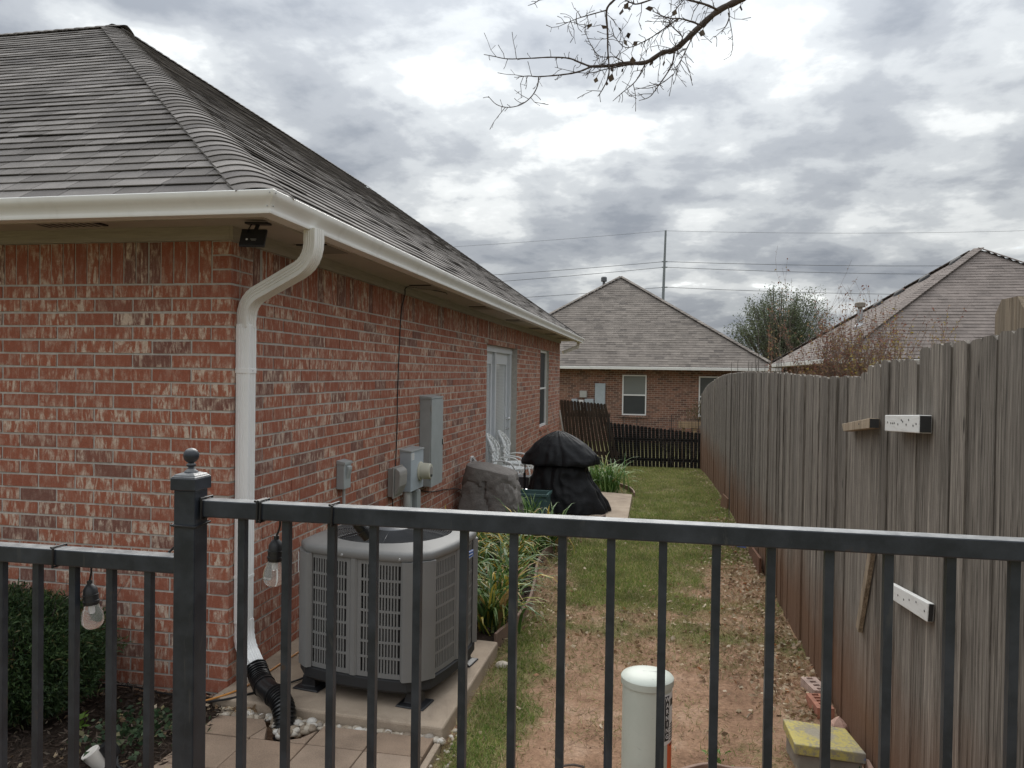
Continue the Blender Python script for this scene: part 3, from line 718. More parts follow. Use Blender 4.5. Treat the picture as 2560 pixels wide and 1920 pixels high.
ds = bpy.data.objects.new('downspout', None); attach(ds, house, Matrix.Translation((-2.36, 4.1, .3)))
PR = rect_prof(.0395, .0395); DX, DYC = -2.366, 4.103
ptop, el = rounded([(-1.885, 3.965, 2.655), (-1.885, 3.965, 2.475), (DX, DYC, 2.275), (DX, DYC, 2.12)], [.115, .115], 12)
m = MB(); sweep(m, ptop, PR, (0.28, 1, 0), [1 + (.035 if (e and i % 2) else 0) for i, e in enumerate(el)]); obj('elbow', m, 'gutter_paint', ds, smooth=35)
m = MB(); sweep(m, [(DX, DYC, 2.14), (DX, DYC, .40)], rect_prof(.0405, .0405), (0, 1, 0)); obj('pipe', m, 'painted_white', ds, smooth=35)
m = MB(); sweep(m, [(DX, DYC, 2.13), (DX, DYC, 1.86)], rect_prof(.042, .042), (0, 1, 0)); obj('coupling', m, 'painted_white', ds, smooth=35)
m = MB(); m.box(DX - .0435, DX + .0435, DYC - .0435, DYC + .0435, 1.855, 1.885); obj('strap', m, 'painted_white', ds, bevel=.002)
m = MB(); m.box(DX - .0425, DX + .0425, DYC - .0425, DYC + .0425, .66, .68); obj('strap', m, 'painted_white', ds, bevel=.002)
EB = np.array((-2.215, 3.995, .150))
pbot, el = rounded([(DX, DYC, .42), (DX, DYC, .285), EB], [.10], 10)
m = MB(); sweep(m, pbot, rect_prof(.042, .042), (0.45, 1, 0), [1 + (.045 if (e and i % 2) else 0) for i, e in enumerate(el)]); obj('elbow', m, 'painted_white', ds, smooth=35)
for z in (1.87,): 
    m = MB(); m.lathe([(.0035, 0), (.0025, .003)], (DX + .0435, DYC, z), (1, 0, 0), 8); obj('screw', m, 'galvanised', ds)
# stub of the far downspout under the far gutter end
m = MB(); sweep(m, [(-2.0, 19.05, 2.65), (-2.0, 19.05, 2.56), (-2.2, 18.98, 2.47), (-2.36, 18.90, 2.40)], rect_prof(.04, .04), (0, 1, 0)); obj('rear_elbow', m, 'gutter_paint', house, smooth=35)

# --- door and window
a, b, c, d = DOOR
xr = XW - .10
m = MB(); m.box(xr - .10, xr, a + .001, a + .10, -.2, d - .10); m.box(xr - .10, xr, b - .13, b - .001, -.2, d - .10); m.box(xr - .10, xr + .012, a + .001, b - .001, d - .10, d - .006); m.box(xr - .10, xr - .005, a + 1.06, a + 1.15, -.2, d - .10)
dj = obj('door_frame', m, 'frame_grey', house, bevel=.004)
for (p, q) in ((a + .10, a + 1.06), (a + 1.15, b - .13)):
    m = MB(); x0 = xr - .095
    m.box(x0, x0 + .045, p, p + .13, -.15, d - .10); m.box(x0, x0 + .045, q - .13, q, -.15, d - .10); m.box(x0, x0 + .045, p + .13, q - .13, d - .26, d - .10); m.box(x0, x0 + .045, p + .13, q - .13, -.15, .14)
    dr = obj('door', m, 'door_white', house, bevel=.003)
    m = MB(); m.box(x0 + .01, x0 + .03, p + .15, q - .15, .16, d - .28); obj('glass_pane', m, 'door_glass', dr)
    m = MB()
    for (y0, y1, z0, z1) in ((p + .13, p + .15, .14, d - .26), (q - .15, q - .13, .14, d - .26), (p + .15, q - .15, .14, .16), (p + .15, q - .15, d - .28, d - .26)): m.box(x0 + .01, x0 + .055, y0, y1, z0, z1)
    obj('glazing_bead', m, 'door_white', dr)
    if p > a + .5:
        m = MB(); m.lathe([(.028, 0), (.028, .008), (.012, .012), (.012, .03), (.024, .036), (.026, .055), (.015, .066)], (x0 + .045, q - .065, 1.10), (1, 0, 0), 14); obj('deadbolt', m, 'chrome', dr, smooth=40)
        m = MB(); m.lathe([(.028, 0), (.028, .008), (.012, .012), (.012, .05)], (x0 + .045, q - .065, .93), (1, 0, 0), 14); m.box(x0 + .085, x0 + .10, q - .17, q - .05, .92, .94); obj('handle', m, 'chrome', dr, smooth=40)
a, b, c, d = WIN
xw_ = XW - .055
m = MB(); m.box(xw_ - .06, xw_, a + .001, a + .05, c, d - .005); m.box(xw_ - .06, xw_, b - .05, b - .001, c, d - .005); m.box(xw_ - .06, xw_, a + .05, b - .05, d - .055, d - .005); m.box(xw_ - .06, xw_, a + .05, b - .05, c, c + .05); m.box(xw_ - .05, xw_ - .012, a + .05, b - .05, (c + d) / 2 - .02, (c + d) / 2 + .02)
wn_ = obj('window', m, 'vinyl_white', house, bevel=.003)
m = MB(); m.box(xw_ - .045, xw_ - .035, a + .05, b - .05, c + .05, (c + d) / 2 - .02); m.box(xw_ - .045, xw_ - .035, a + .05, b - .05, (c + d) / 2 + .02, d - .055); obj('pane', m, 'window_glass', wn_)
for q in range(15):
    y0 = a + q * (b - a) / 15; m = MB(); m.prism([(XW - .06, y0 + .004, c - .052), (XW + .028, y0 + .004, c - .066), (XW + .028, y0 + .079, c - .066), (XW - .06, y0 + .079, c - .052)], (0, 0, .045)); obj('sill_brick', m, 'brick', house)

# ================================================================ on the wall
def wire(name, pts, r_, mat, parent=None, n=6, **k):
    m = MB(); m.tube(pts, r_, n); return obj(name, m, mat, parent, smooth=50, **k)
def smooth_path(pts, n=6):
    P = [np.asarray(p, float) for p in pts]; out = []
    for i in range(len(P) - 1):
        p0 = P[max(i - 1, 0)]; p1 = P[i]; p2 = P[i + 1]; p3 = P[min(i + 2, len(P) - 1)]
        for q in range(n):
            t = q / n; out.append(.5 * (2 * p1 + (p2 - p0) * t + (2 * p0 - 5 * p1 + 4 * p2 - p3) * t * t + (3 * p1 - p0 - 3 * p2 + p3) * t ** 3))
    out.append(P[-1]); return out

# air conditioner disconnect
t = thing('disconnect_box', 'small grey electrical disconnect box with raised pull handle on the brick wall', 'electrical box', (XW, 5.57, .97))
m = MB(); m.box(XW, XW + .062, 5.50, 5.632, .972, 1.165); obj('housing', m, 'box_grey', t, bevel=.003)
m = MB(); m.prism([(XW, 5.494, 1.165), (XW + .072, 5.494, 1.158), (XW + .072, 5.494, 1.178), (XW, 5.494, 1.192)], (0, .144, 0)); obj('lid', m, 'box_grey', t, bevel=.002)
m = MB(); m.prism([(XW + .062, 5.535, 1.15), (XW + .085, 5.535, 1.14), (XW + .085, 5.535, 1.12), (XW + .0625, 5.535, 1.045)], (0, .07, 0)); obj('pull_handle', m, 'box_grey', t, bevel=.003)
m = MB(); m.tube(smooth_path([(XW + .03, 5.575, .975), (XW + .03, 5.575, .75), (XW + .04, 5.56, .5), (XW + .12, 5.45, .32), (XW + .4, 5.0, .25)]), .0125, 10); obj('conduit', m, 'conduit_grey', t, smooth=50)

# tall breaker panel
t = thing('breaker_panel', 'tall narrow grey breaker panel with hinged door on the brick wall', 'breaker panel', (XW, 7.78, .69))
m = MB(); m.box(XW, XW + .112, 7.56, 7.985, .70, 1.60); obj('housing', m, 'box_grey', t, bevel=.003)
m = MB(); m.prism([(XW, 7.55, 1.60), (XW + .128, 7.55, 1.60), (XW + .128, 7.55, 1.618), (XW, 7.55, 1.632)], (0, .445, 0)); obj('rain_cap', m, 'box_grey', t, bevel=.002)
m = MB(); m.box(XW + .1125, XW + .127, 7.565, 7.985, .692, 1.594); dr = obj('door', m, 'box_grey', t, bevel=.003)
for z in (1.50, .80):
    m = MB(); m.tube([(XW + .125, 7.561, z - .03), (XW + .125, 7.561, z + .03)], .006, 8); obj('hinge', m, 'conduit_grey', dr)
m = MB(); m.box(XW + .127, XW + .134, 7.955, 7.975, 1.10, 1.16); obj('latch', m, 'black_plastic', dr)

# electric meter
t = thing('electric_meter', 'blue grey meter box with round cream glass meter on the brick wall', 'electric meter', (XW, 7.15, .73))
m = MB(); m.box(XW, XW + .113, 6.955, 7.345, .735, 1.115); obj('housing', m, 'box_blue_grey', t, bevel=.003)
m = MB(); m.prism([(XW, 6.948, 1.1155), (XW + .12, 6.948, 1.112), (XW + .12, 6.948, 1.124), (XW, 6.948, 1.138)], (0, .405, 0)); obj('rain_cap', m, 'box_grey', t, bevel=.002)
MC = np.array((XW + .113, 7.235, .905))
m = MB(); m.lathe([(.092, 0), (.092, .012), (.082, .016)], MC, (1, 0, 0), 28); obj('collar', m, 'meter_cream', t, smooth=40)
m = MB(); m.lathe([(.08, .016), (.077, .10), (.07, .112), (.055, .115)], MC, (1, 0, 0), 28); me_ = obj('meter_cover', m, 'meter_cream', t, smooth=40)
m = MB(); m.lathe([(.048, .1152), (.047, .1175)], MC, (1, 0, 0), 24); obj('dial', m, 'box_taupe', me_)
m = MB(); m.box(MC[0] + .1176, MC[0] + .119, MC[1] - .03, MC[1] + .03, MC[2] - .055, MC[2] - .03); obj('display', m, 'ink_dark', me_)
m = MB(); m.box(XW + .1131, XW + .1145, 6.968, 7.05, 1.035, 1.10); lb = obj('label_sticker', m, 'sticker_white', t)
m = MB()
for q in range(6): m.box(XW + .1146, XW + .1150, 6.974, 7.03 + .012 * (q % 3 == 0), 1.044 + q * .009, 1.047 + q * .009)
obj('print', m, 'conduit_grey', lb)
m = MB(); m.lathe([(.036, .0), (.036, .2)], (XW + .06, 7.0, .535), (0, 0, 1), 16); m.lathe([(.03, 0), (.03, .56)], (XW + .06, 7.0, -.02), (0, 0, 1), 16); obj('conduit', m, 'conduit_grey', t, smooth=40)
m = MB(); m.lathe([(.02, 0), (.022, .01), (.02, .03), (.012, .034)], (XW + .05, 7.345, .80), (0, 1, 0), 12); obj('knockout_plug', m, 'galvanised', t, smooth=40)

# telephone box
t = thing('telephone_box', 'taupe plastic telephone box with bulging lid left of the electric meter', 'utility box', (XW, 6.72, .73))
m = MB(); m.box(XW, XW + .048, 6.63, 6.87, .735, .995); obj('housing', m, 'box_taupe', t, bevel=.006)
m = MB(); m.box(XW + .0482, XW + .058, 6.618, 6.882, .722, 1.008); obj('flange', m, 'box_taupe', t, bevel=.003)
m = MB()
prof = [(0, .0), (.018, .03), (.05, .10), (.055, .2), (.05, .235), (.02, .262), (0, .268)]
m.prism([(XW + .0582 + o, 6.645, .732 + z) for o, z in prof], (0, .21, 0)); obj('lid', m, 'box_taupe', t, bevel=.008)
for z in (.78, .94):
    m = MB(); m.box(XW + .046, XW + .066, 6.880, 6.890, z - .01, z + .01); obj('clip', m, 'conduit_grey', t)
# small ground boxes below the meter
for nme, y0, dp, zb, lab in (('cable_box', 7.10, .05, .30, 'slim pale cable box under the electric meter'), ('cable_box', 7.24, .075, .40, 'square pale cable box under the electric meter beside the slim one')):
    t = thing(nme, lab, 'utility box', (XW, y0 + .06, zb))
    m = MB(); m.box(XW, XW + dp, y0, y0 + (.08 if dp < .06 else .13), zb, .705); obj('housing', m, 'box_grey', t, bevel=.006)
    m = MB(); m.box(XW + dp + .0004, XW + dp + .008, y0 + .005, y0 + (.075 if dp < .06 else .125), zb + .01, .695); obj('cover', m, 'box_grey', t, bevel=.003)
    m = MB(); m.tube(smooth_path([(XW + .03, y0 + .03, .70), (XW + .03, y0 + .03, .715), (XW + .05, y0 + .05, .738)]), .006, 6); obj('cable_gland', m, 'black_plastic', t)
    m = MB(); m.tube([(XW + .02, y0 + .05, zb), (XW + .02, y0 + .05, .0)], .008, 6); obj('conduit', m, 'conduit_grey', t)
# black cable up the wall
cp = [(XW + .008, 6.80, .98), (XW + .008, 6.82, 1.03), (XW + .009, 6.845, 1.35), (XW + .008, 6.85, 1.64), (XW + .009, 6.875, 2.05), (XW + .008, 6.93, 2.45), (XW + .03, 6.96, 2.60), (XW + .035, 6.965, 2.668), (XW + .10, 7.0, 2.68), (XW + .25, 7.5, 2.684), (XW + .22, 7.75, 2.686)]
t = wire('wall_cable', smooth_path(cp), .0048, 'black_cable', label='thin black cable running up the brick wall to the soffit', cat='cable')
m = MB(); m.tube([(XW + .004, 6.845, 1.30), (XW + .014, 6.845, 1.30)], .008, 6); m.tube([(XW + .004, 6.85, 1.66), (XW + .014, 6.85, 1.66)], .008, 6); obj('cable_clip', m, 'black_plastic', t)
# second phone cables below the boxes
wire('ground_cable', smooth_path([(XW + .02, 6.70, .73), (XW + .03, 6.71, .5), (XW + .02, 6.72, .02)]), .005, 'black_cable', label='black cable dropping from the telephone box to the ground', cat='cable')
wire('ground_cable', smooth_path([(XW + .015, 7.55, .66), (XW + .015, 8.0, .58), (XW + .015, 8.6, .52), (XW + .015, 9.2, .42), (XW + .03, 9.5, .2)]), .005, 'black_cable', label='black cable sagging along the brick wall towards the grey rock', cat='cable')
# outlet with open cover
t = thing('outdoor_outlet', 'white outdoor outlet with grey cover flap above the grey rock', 'outlet', (XW, 9.78, .66))
m = MB(); m.box(XW, XW + .022, 9.72, 9.84, .64, .78); obj('plate', m, 'vinyl_white', t, bevel=.003)
m = MB(); m.prism([(XW + .023, 9.74, .76), (XW + .03, 9.74, .77), (XW + .105, 9.74, .665), (XW + .08, 9.74, .64)], (0, .09, 0)); obj('flap', m, 'box_taupe', t, bevel=.003)
# hose bibb cable tangle by the grey rock is hidden

# solar light under the eave
q0 = onZ(633, 590, 2.60)
t = thing('solar_light', 'small black solar light panel hanging under the eave corner', 'solar light', (q0[0], q0[1], 2.55))
rg = np.array(_r0); dn = nrm((.02, -.35, -.94)); fw = np.cross(rg, dn)
m = MB(); c_ = np.array((q0[0], q0[1], 2.588)); m.obox(c_, rg * .138, dn * .105, nrm(np.cross(rg, dn)) * .018); pn = obj('panel', m, 'black_plastic', t, bevel=.004)
tp = np.array((q0[0] + .012, q0[1] + .03, 2.672))
m = MB(); m.obox(tp, rg * .125, np.array((0, .05, 0)), np.array((0, 0, .012))); obj('bracket', m, 'black_plastic', t, bevel=.003)
m = MB(); m.tube([tp, c_ + (0, .012, .02)], .011, 8); m.tube([tp + (-.03, -.01, 0), c_ + rg * -.03 + (0, -.01, .03)], .004, 6); obj('arm', m, 'black_plastic', t)
fn_ = nrm(np.cross(rg, dn)); fn_ = fn_ if fn_[1] < 0 else -fn_
m = MB(); m.lathe([(.006, 0), (.006, .001)], c_ + fn_ * .0092 + rg * -.03 + dn * .012, fn_, 10); obj('lens', m, 'sticker_white', pn)
m = MB(); m.obox(c_ + fn_ * .0095 + rg * .005 + dn * .010, rg * .034, dn * .0025, fn_ * .001); m.obox(c_ + fn_ * .0095 + rg * .007 + dn * .017, rg * .024, dn * .0025, fn_ * .001); obj('print', m, 'conduit_grey', pn)

# ================================================================ drain pipe
hd = nrm(np.array((-1.905, 3.72, .0)) - EB * (1, 1, 0)); top = np.array((-1.93, 3.775, .12))
path = smooth_path([EB + (.0, 0, .015) - hd * .03 + (0, 0, .02), EB + hd * .05 + (0, 0, -.012), EB + hd * .14 + (0, 0, -.035), (-1.985, 3.82, .095), (-1.93, 3.765, .055), (-1.905, 3.725, -.02), (-1.90, 3.70, -.12)], 14)
L = [0]
for p, q in zip(path, path[1:]): L.append(L[-1] + float(np.linalg.norm(np.array(q) - np.array(p))))
# resample finely for corrugation
N_ = 170; ss = np.linspace(0, L[-1], N_); PP = np.array([[np.interp(s_, L, [p[i] for p in path]) for i in range(3)] for s_ in ss])
rr = [.056 + (.0055 * (1 if math.sin(s_ / .0175 * 2 * PI) > 0 else -1) if not (.16 < s_ < .27) else .001) for s_ in ss]
m = MB(); m.tube(PP, rr, 20)
t = obj('drain_pipe', m, 'pipe_black', smooth=40, label='black corrugated drain pipe bending down from the white downspout elbow', cat='pipe')
m = MB()
for s_ in (.155, .275): p = [np.interp(s_, L, [q[i] for q in path]) for i in range(3)]; q = [np.interp(s_ + .01, L, [q[i] for q in path]) for i in range(3)]; m.tube([p, q], .063, 20)
obj('collar', m, 'pipe_black', t, smooth=40)

# ================================================================ air conditioner
ACX, ACY, ACR = -1.571, 4.41, math.radians(-8.5)
ca, sa = math.cos(ACR), math.sin(ACR)
def acw(x, y, z): return (ACX + ca * x - sa * y, ACY + sa * x + ca * y, z)
ac = thing('air_conditioner', 'grey air conditioner with louvred sides and round top grille on a concrete pad', 'air conditioner', (ACX, ACY, .05))
HWD, FHW, BOW = .435, .312, .03
def outline(off=0.0, nseg=8):
    P = []
    for k_ in range(4):
        c2, s2 = math.cos(k_ * PI / 2), math.sin(k_ * PI / 2)
        for i in range(nseg + 1):
            u = -FHW + 2 * FHW * i / nseg; y = -(HWD + off) - BOW * (1 - (u / FHW) ** 2) + BOW
            u2 = u * (1 + off / HWD); P.append((c2 * u2 - s2 * y, s2 * u2 + c2 * y))
    return P
def bowy(u, off=0.0): return -(HWD + off) - BOW * (1 - (u / FHW) ** 2) + BOW
def shell(m, rings, cap=True):
    n_ = len(rings[0]); m.add([p for r_ in rings for p in r_], [(i * n_ + j, i * n_ + (j + 1) % n_, (i + 1) * n_ + (j + 1) % n_, (i + 1) * n_ + j) for i in range(len(rings) - 1) for j in range(n_)] + ([tuple(range(n_)), tuple(range((len(rings) - 1) * n_, len(rings) * n_))] if cap else []))
ol = lambda off, z: [acw(x, y, z) for x, y in outline(off)]
ZC0, ZC1 = .20, .848
m = MB(); shell(m, [ol(-.03, ZC0), ol(-.03, ZC1)]); obj('coil', m, 'ac_dark', ac)
m = MB(); shell(m, [ol(-.008, .125), ol(.012, .145), ol(.012, .196), ol(.004, .2)]); obj('base_pan', m, 'ac_dark', ac, smooth=30)
# corner posts
for k_ in range(4):
    c2, s2 = math.cos(k_ * PI / 2), math.sin(k_ * PI / 2)
    rot = lambda x, y: acw(c2 * x - s2 * y, s2 * x + c2 * y, 0)[:2]
    A_ = (FHW + .001, -HWD); A0 = (FHW - .012, -HWD - .001); B_ = (HWD, -FHW - .001); B0 = (HWD + .001, -FHW + .012); mid = ((FHW + HWD) / 2 + .012, -(FHW + HWD) / 2 - .012)
    ring = [A0, A_, mid, B_, B0]; inn = [(x - .02, y + .02) for x, y in ring]
    m = MB(); m.prism([(*rot(x, y), ZC0 + .001) for x, y in ring + inn[::-1]], (0, 0, ZC1 - ZC0 - .001)); obj('corner_post', m, 'ac_paint', ac, smooth=50)
    # louvre panels: two per side
    for (ua, ub) in ((-FHW + .012, -.022), (.022, FHW - .012)):
        m = MB()
        def vb(u0, u1, z0, z1, th=.010, off=.0):
            um = (u0 + u1) / 2; p = []
            for u in (u0, u1):
                for o in (0, th): p.append((*rot(u, bowy(u, off) + o), 0))
            a_, b_, c_, d_ = p[0], p[2], p[3], p[1]
            m.prism([(x, y, z0) for x, y, _ in (a_, b_, c_, d_)], (0, 0, z1 - z0))
        fr = .024
        vb(ua, ua + fr, ZC0 + .004, ZC1); vb(ub - fr, ub, ZC0 + .004, ZC1)
        nu = 4
        for i in range(nu):
            p, q = ua + fr + (ub - ua - 2 * fr) * i / nu, ua + fr + (ub - ua - 2 * fr) * (i + 1) / nu
            vb(p, q, ZC0 + .004, ZC0 + .03); vb(p, q, ZC1 - .026, ZC1)
            for r_ in range(1, 7):
                z = ZC0 + .03 + (ZC1 - .026 - ZC0 - .03) * r_ / 7; vb(p, q, z - .0065, z + .0065, .008, .0006)
        ns = 13
        for i in range(1, ns): u = ua + fr + (ub - ua - 2 * fr) * i / ns; vb(u - .0042, u + .0042, ZC0 + .02, ZC1 - .02, .008)
        obj('louvre_panel', m, 'ac_paint', ac)
    m = MB()
    m.prism([(*rot(u, bowy(u, .006) + o), ZC0 + .003) for u, o in ((-.022, .004), (-.012, -.004), (.012, -.004), (.022, .004), (.022, .014), (-.022, .014))], (0, 0, ZC1 - ZC0 - .003)); obj('centre_rib', m, 'ac_paint', ac)
# top cover
RF = .362
def circ(r_, z, n=36): 
    out = []
    for x, y in outline(0): t_ = math.atan2(y, x); out.append(acw(r_ * math.cos(t_), r_ * math.sin(t_), z))
    return out
def blend(off, r_, f, z):
    out = []
    for x, y in outline(off): t_ = math.atan2(y, x); out.append(acw(x * (1 - f) + r_ * math.cos(t_) * f, y * (1 - f) + r_ * math.sin(t_) * f, z))
    return out
m = MB(); shell(m, [ol(.010, .849), ol(.014, .853), ol(.014, .882), ol(.008, .892), blend(.008, RF, .25, .900), blend(.0, RF, .6, .908), circ(RF + .012, .918), circ(RF + .004, .921), circ(RF, .915), circ(RF, .86), circ(RF - .02, .855)], cap=False); obj('top_cover', m, 'ac_paint', ac, smooth=50)
m = MB()
for x, y in ((-.05, -HWD - .046), (.29, -HWD - .02)): m.lathe([(.007, 0), (.006, .004)], acw(x, y, .872), (-sa * -1, -ca, 0), 10)
obj('screw', m, 'galvanised', ac)
m = MB(); m.lathe([(RF - .002, .60), (RF - .002, .86)], (ACX, ACY, 0), (0, 0, 1), 36, cap=False); m.lathe([(.0, .70), (RF - .002, .70)], (ACX, ACY, 0), (0, 0, 1), 36, cap=False); obj('fan_well', m, 'ac_dark', ac, smooth=60)
m = MB()
for i in range(5):
    a_ = i * 2 * PI / 5 + .3; d1 = np.array((math.cos(a_), math.sin(a_), 0)); d2 = np.array((-math.sin(a_), math.cos(a_), 0))
    b_ = np.array((ACX, ACY, .80)); m.add([b_ + d1 * .06 + (0, 0, .02), b_ + d1 * .33 - d2 * .1 + (0, 0, .03), b_ + d1 * .33 + d2 * .1 - (0, 0, .04), b_ + d1 * .06 + d2 * .08 - (0, 0, .03)], [(0, 1, 2, 3)])
obj('fan_blade', m, 'grille_metal', ac)
m = MB(); R_ = .105
while R_ < RF: f_ = (R_ / RF) ** 2; m.ring((ACX, ACY, .938 - .018 * f_), R_, .0022, n=44, k=5); R_ += .0145
gr_ = obj('fan_grille', m, 'grille_metal', ac, smooth=60)
m = MB()
for i in range(8):
    a_ = i * PI / 4 + .2; d1 = np.array((math.cos(a_), math.sin(a_), 0)); m.tube([np.array((ACX, ACY, .934)) + d1 * .09, np.array((ACX, ACY, .929)) + d1 * .24, np.array((ACX, ACY, .915)) + d1 * (RF + .01)], .003, 6)
obj('spoke', m, 'grille_metal', gr_)
m = MB(); m.lathe([(.105, .928), (.105, .938), (.098, .944), (.0, .947)], (ACX, ACY, 0), (0, 0, 1), 32); obj('motor_cap', m, 'hub_grey', gr_, smooth=40)
for sx, sy in ((-1, -1), (1, -1), (1, 1), (-1, 1)):
    m = MB(); b_ = [(-.085, -.075), (.085, -.075), (.085, .075), (-.085, .075)]; px_, py_ = sx * .33, sy * .33
    V = [acw(px_ + x, py_ + y, .051) for x, y in b_] + [acw(px_ + x * .95, py_ + y * .95, .060) for x, y in b_] + [acw(px_ + x * .55, py_ + y * .55, .068) for x, y in b_] + [acw(px_ + x * .45, py_ + y * .45, .126) for x, y in b_]
    shell(m, [V[0:4], V[4:8], V[8:12], V[12:16]]); obj('foot', m, 'black_plastic', ac, bevel=.004)
m = MB(); c_ = np.array(acw(-(FHW + HWD) / 2 - .003 - .012, -(FHW + HWD) / 2 - .003 - .012, .77)); u_ = nrm((ca * -1 - sa * 1, sa * -1 + ca * 1, 0)); n_ = np.cross(u_, (0, 0, 1))
u_ = nrm(np.array(acw(-HWD, -FHW, 0)) - np.array(acw(-FHW, -HWD, 0))); mm = (np.array(acw(-HWD, -FHW, .77)) + np.array(acw(-(FHW + HWD) / 2 - .012, -(FHW + HWD) / 2 - .012, .77))) / 2
m.prism([acw(-.412, -.352, .71), acw(-.438, -.318, .71), acw(-.438, -.318, .82), acw(-.412, -.352, .82)], (-.004 * .9, -.003, 0)); lb = obj('rating_label', m, 'sticker_white', ac)
m = MB()
for q in range(9): z = .718 + q * .0115; m.prism([acw(-.4145, -.3535, z), acw(-.4385 + .006 * (q % 3), -.322 - .006 * (q % 3), z), acw(-.4385 + .006 * (q % 3), -.322 - .006 * (q % 3), z + .004), acw(-.4145, -.3535, z + .004)], (-.0022, -.0018, 0))
obj('print', m, 'conduit_grey', lb)
BX = HWD + .026
m = MB(); m.prism([acw(BX, .065, .77), acw(BX, .16, .77), acw(BX, .16, .812), acw(BX, .065, .812)], np.array(acw(.006, 0, 0)) - np.array(acw(0, 0, 0))); bd = obj('badge', m, 'badge_blue', ac, bevel=.002)
m = MB()
for z0, z1, y0, y1 in ((.788, .794, .08, .145), (.773, .775, .07, .155), (.807, .809, .07, .155)): m.prism([acw(BX + .0065, y0, z0), acw(BX + .0065, y1, z0), acw(BX + .0065, y1, z1), acw(BX + .0065, y0, z1)], np.array(acw(.001, 0, 0)) - np.array(acw(0, 0, 0)))
obj('lettering', m, 'badge_line', bd)
# line set from unit to wall
m = MB(); m.tube(smooth_path([acw(-.40, .2, .3), (-2.1, 4.75, .2), (-2.28, 4.95, .12), (-2.40, 5.0, .25)]), .022, 8); obj('line_set', m, 'black_plastic', ac, smooth=50)
wire('garden_cable', smooth_path([(-2.47, 3.83, .03), (-2.33, 3.86, .05), (-2.22, 3.95, .058), (-2.08, 4.12, .062), (-2.02, 4.3, .062), (-2.1, 4.6, .06), (-2.15, 5.0, .06)]), .0062, 'black_cable', label='black cable lying across the concrete pad under the drain pipe', cat='cable')
wire('garden_cable', smooth_path([(-2.50, 3.80, .03), (-2.36, 3.90, .055), (-2.30, 4.05, .058), (-2.28, 4.3, .06), (-2.25, 4.7, .06), (-2.2, 4.85, .09), (-2.12, 4.75, .12), (-2.18, 4.65, .06), (-2.30, 4.9, .06), (-2.36, 5.1, .06)]), .0055, 'cord_orange', label='orange cord lying along the wall foot behind the downspout', cat='cord')
# pebbles in the drain gap
pv_ = []; ico = bmesh.new(); bmesh.ops.create_icosphere(ico, subdivisions=2, radius=1); iv = np.array([v.co[:] for v in ico.verts]); fi = np.array([[v.index for v in f.verts] for f in ico.faces]); ico.free()
VV, FF = [], []
def pebble(x, y, z, r_):
    s_ = np.array((r_ * random.uniform(.8, 1.4), r_ * random.uniform(.7, 1.1), r_ * random.uniform(.5, .75))); a_ = random.uniform(0, PI); c2, s2 = math.cos(a_), math.sin(a_)
    P = iv * s_ * (1 + .12 * np.sin(iv[:, :1] * random.uniform(2, 4) + random.random() * 6)); P = np.stack([P[:, 0] * c2 - P[:, 1] * s2, P[:, 0] * s2 + P[:, 1] * c2, P[:, 2]], 1) + (x, y, z)
    FF.append(fi + len(iv) * len(VV)); VV.append(P)
for i in range(300):
    x = random.uniform(-2.32, -1.06); yf = 3.86 - (x + 2.42) * .0625; y = random.uniform(3.77, yf - .01); pebble(x, y, -.012 + random.uniform(0, .016), random.uniform(.012, .026))
for i in range(80):
    t_ = random.random(); x = random.uniform(-1.97, -1.72); lim = 3.60 + abs(x + 1.86) * 1.1
    y = random.uniform(min(lim, 3.77), 3.79); pebble(x, y, -.012 + random.uniform(0, .025), random.uniform(.015, .032))
for i in range(40): pebble(random.uniform(-1.04, -.95), random.uniform(3.3, 3.9), -.0 + random.uniform(0, .006), random.uniform(.006, .015))
o = obj('river_pebbles', fast_mesh('river_pebbles', np.concatenate(VV), np.concatenate(FF)), 'pebble', smooth=80, label='tan and white river pebbles filling the gap around the drain pipe', cat='pebbles', kind='stuff')

# ================================================================ iron fence in front
PX, PYC = -1.017, 1.538          # post axis
mf = thing('iron_fence', 'black iron picket fence with ball topped post and stepped rail', 'fence', (PX, PYC, 0))
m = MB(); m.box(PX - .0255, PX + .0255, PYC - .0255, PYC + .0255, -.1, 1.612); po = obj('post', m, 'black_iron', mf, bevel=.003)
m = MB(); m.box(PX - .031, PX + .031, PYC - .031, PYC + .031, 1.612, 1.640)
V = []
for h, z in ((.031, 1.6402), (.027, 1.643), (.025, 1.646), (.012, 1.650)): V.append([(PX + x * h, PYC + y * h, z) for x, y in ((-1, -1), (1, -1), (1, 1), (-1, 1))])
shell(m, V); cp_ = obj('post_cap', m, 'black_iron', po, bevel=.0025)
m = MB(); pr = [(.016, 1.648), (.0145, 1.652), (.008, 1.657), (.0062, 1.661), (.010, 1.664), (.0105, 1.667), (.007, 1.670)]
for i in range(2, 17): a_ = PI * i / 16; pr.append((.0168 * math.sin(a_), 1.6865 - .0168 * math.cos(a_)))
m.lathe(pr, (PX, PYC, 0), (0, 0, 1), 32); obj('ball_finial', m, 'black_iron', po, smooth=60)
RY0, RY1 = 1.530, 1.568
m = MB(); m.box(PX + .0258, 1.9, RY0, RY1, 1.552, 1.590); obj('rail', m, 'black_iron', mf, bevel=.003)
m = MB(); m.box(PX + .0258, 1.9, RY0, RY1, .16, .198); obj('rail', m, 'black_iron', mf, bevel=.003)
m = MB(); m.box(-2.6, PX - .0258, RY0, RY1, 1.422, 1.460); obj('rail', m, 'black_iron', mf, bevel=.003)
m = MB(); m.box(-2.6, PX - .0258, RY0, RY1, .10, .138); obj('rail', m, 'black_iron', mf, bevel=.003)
_pp = [525, 620, 718, 808, 903, 1003, 1110, 1215, 1320, 1432, 1547, 1665, 1790, 1918, 2052, 2190]
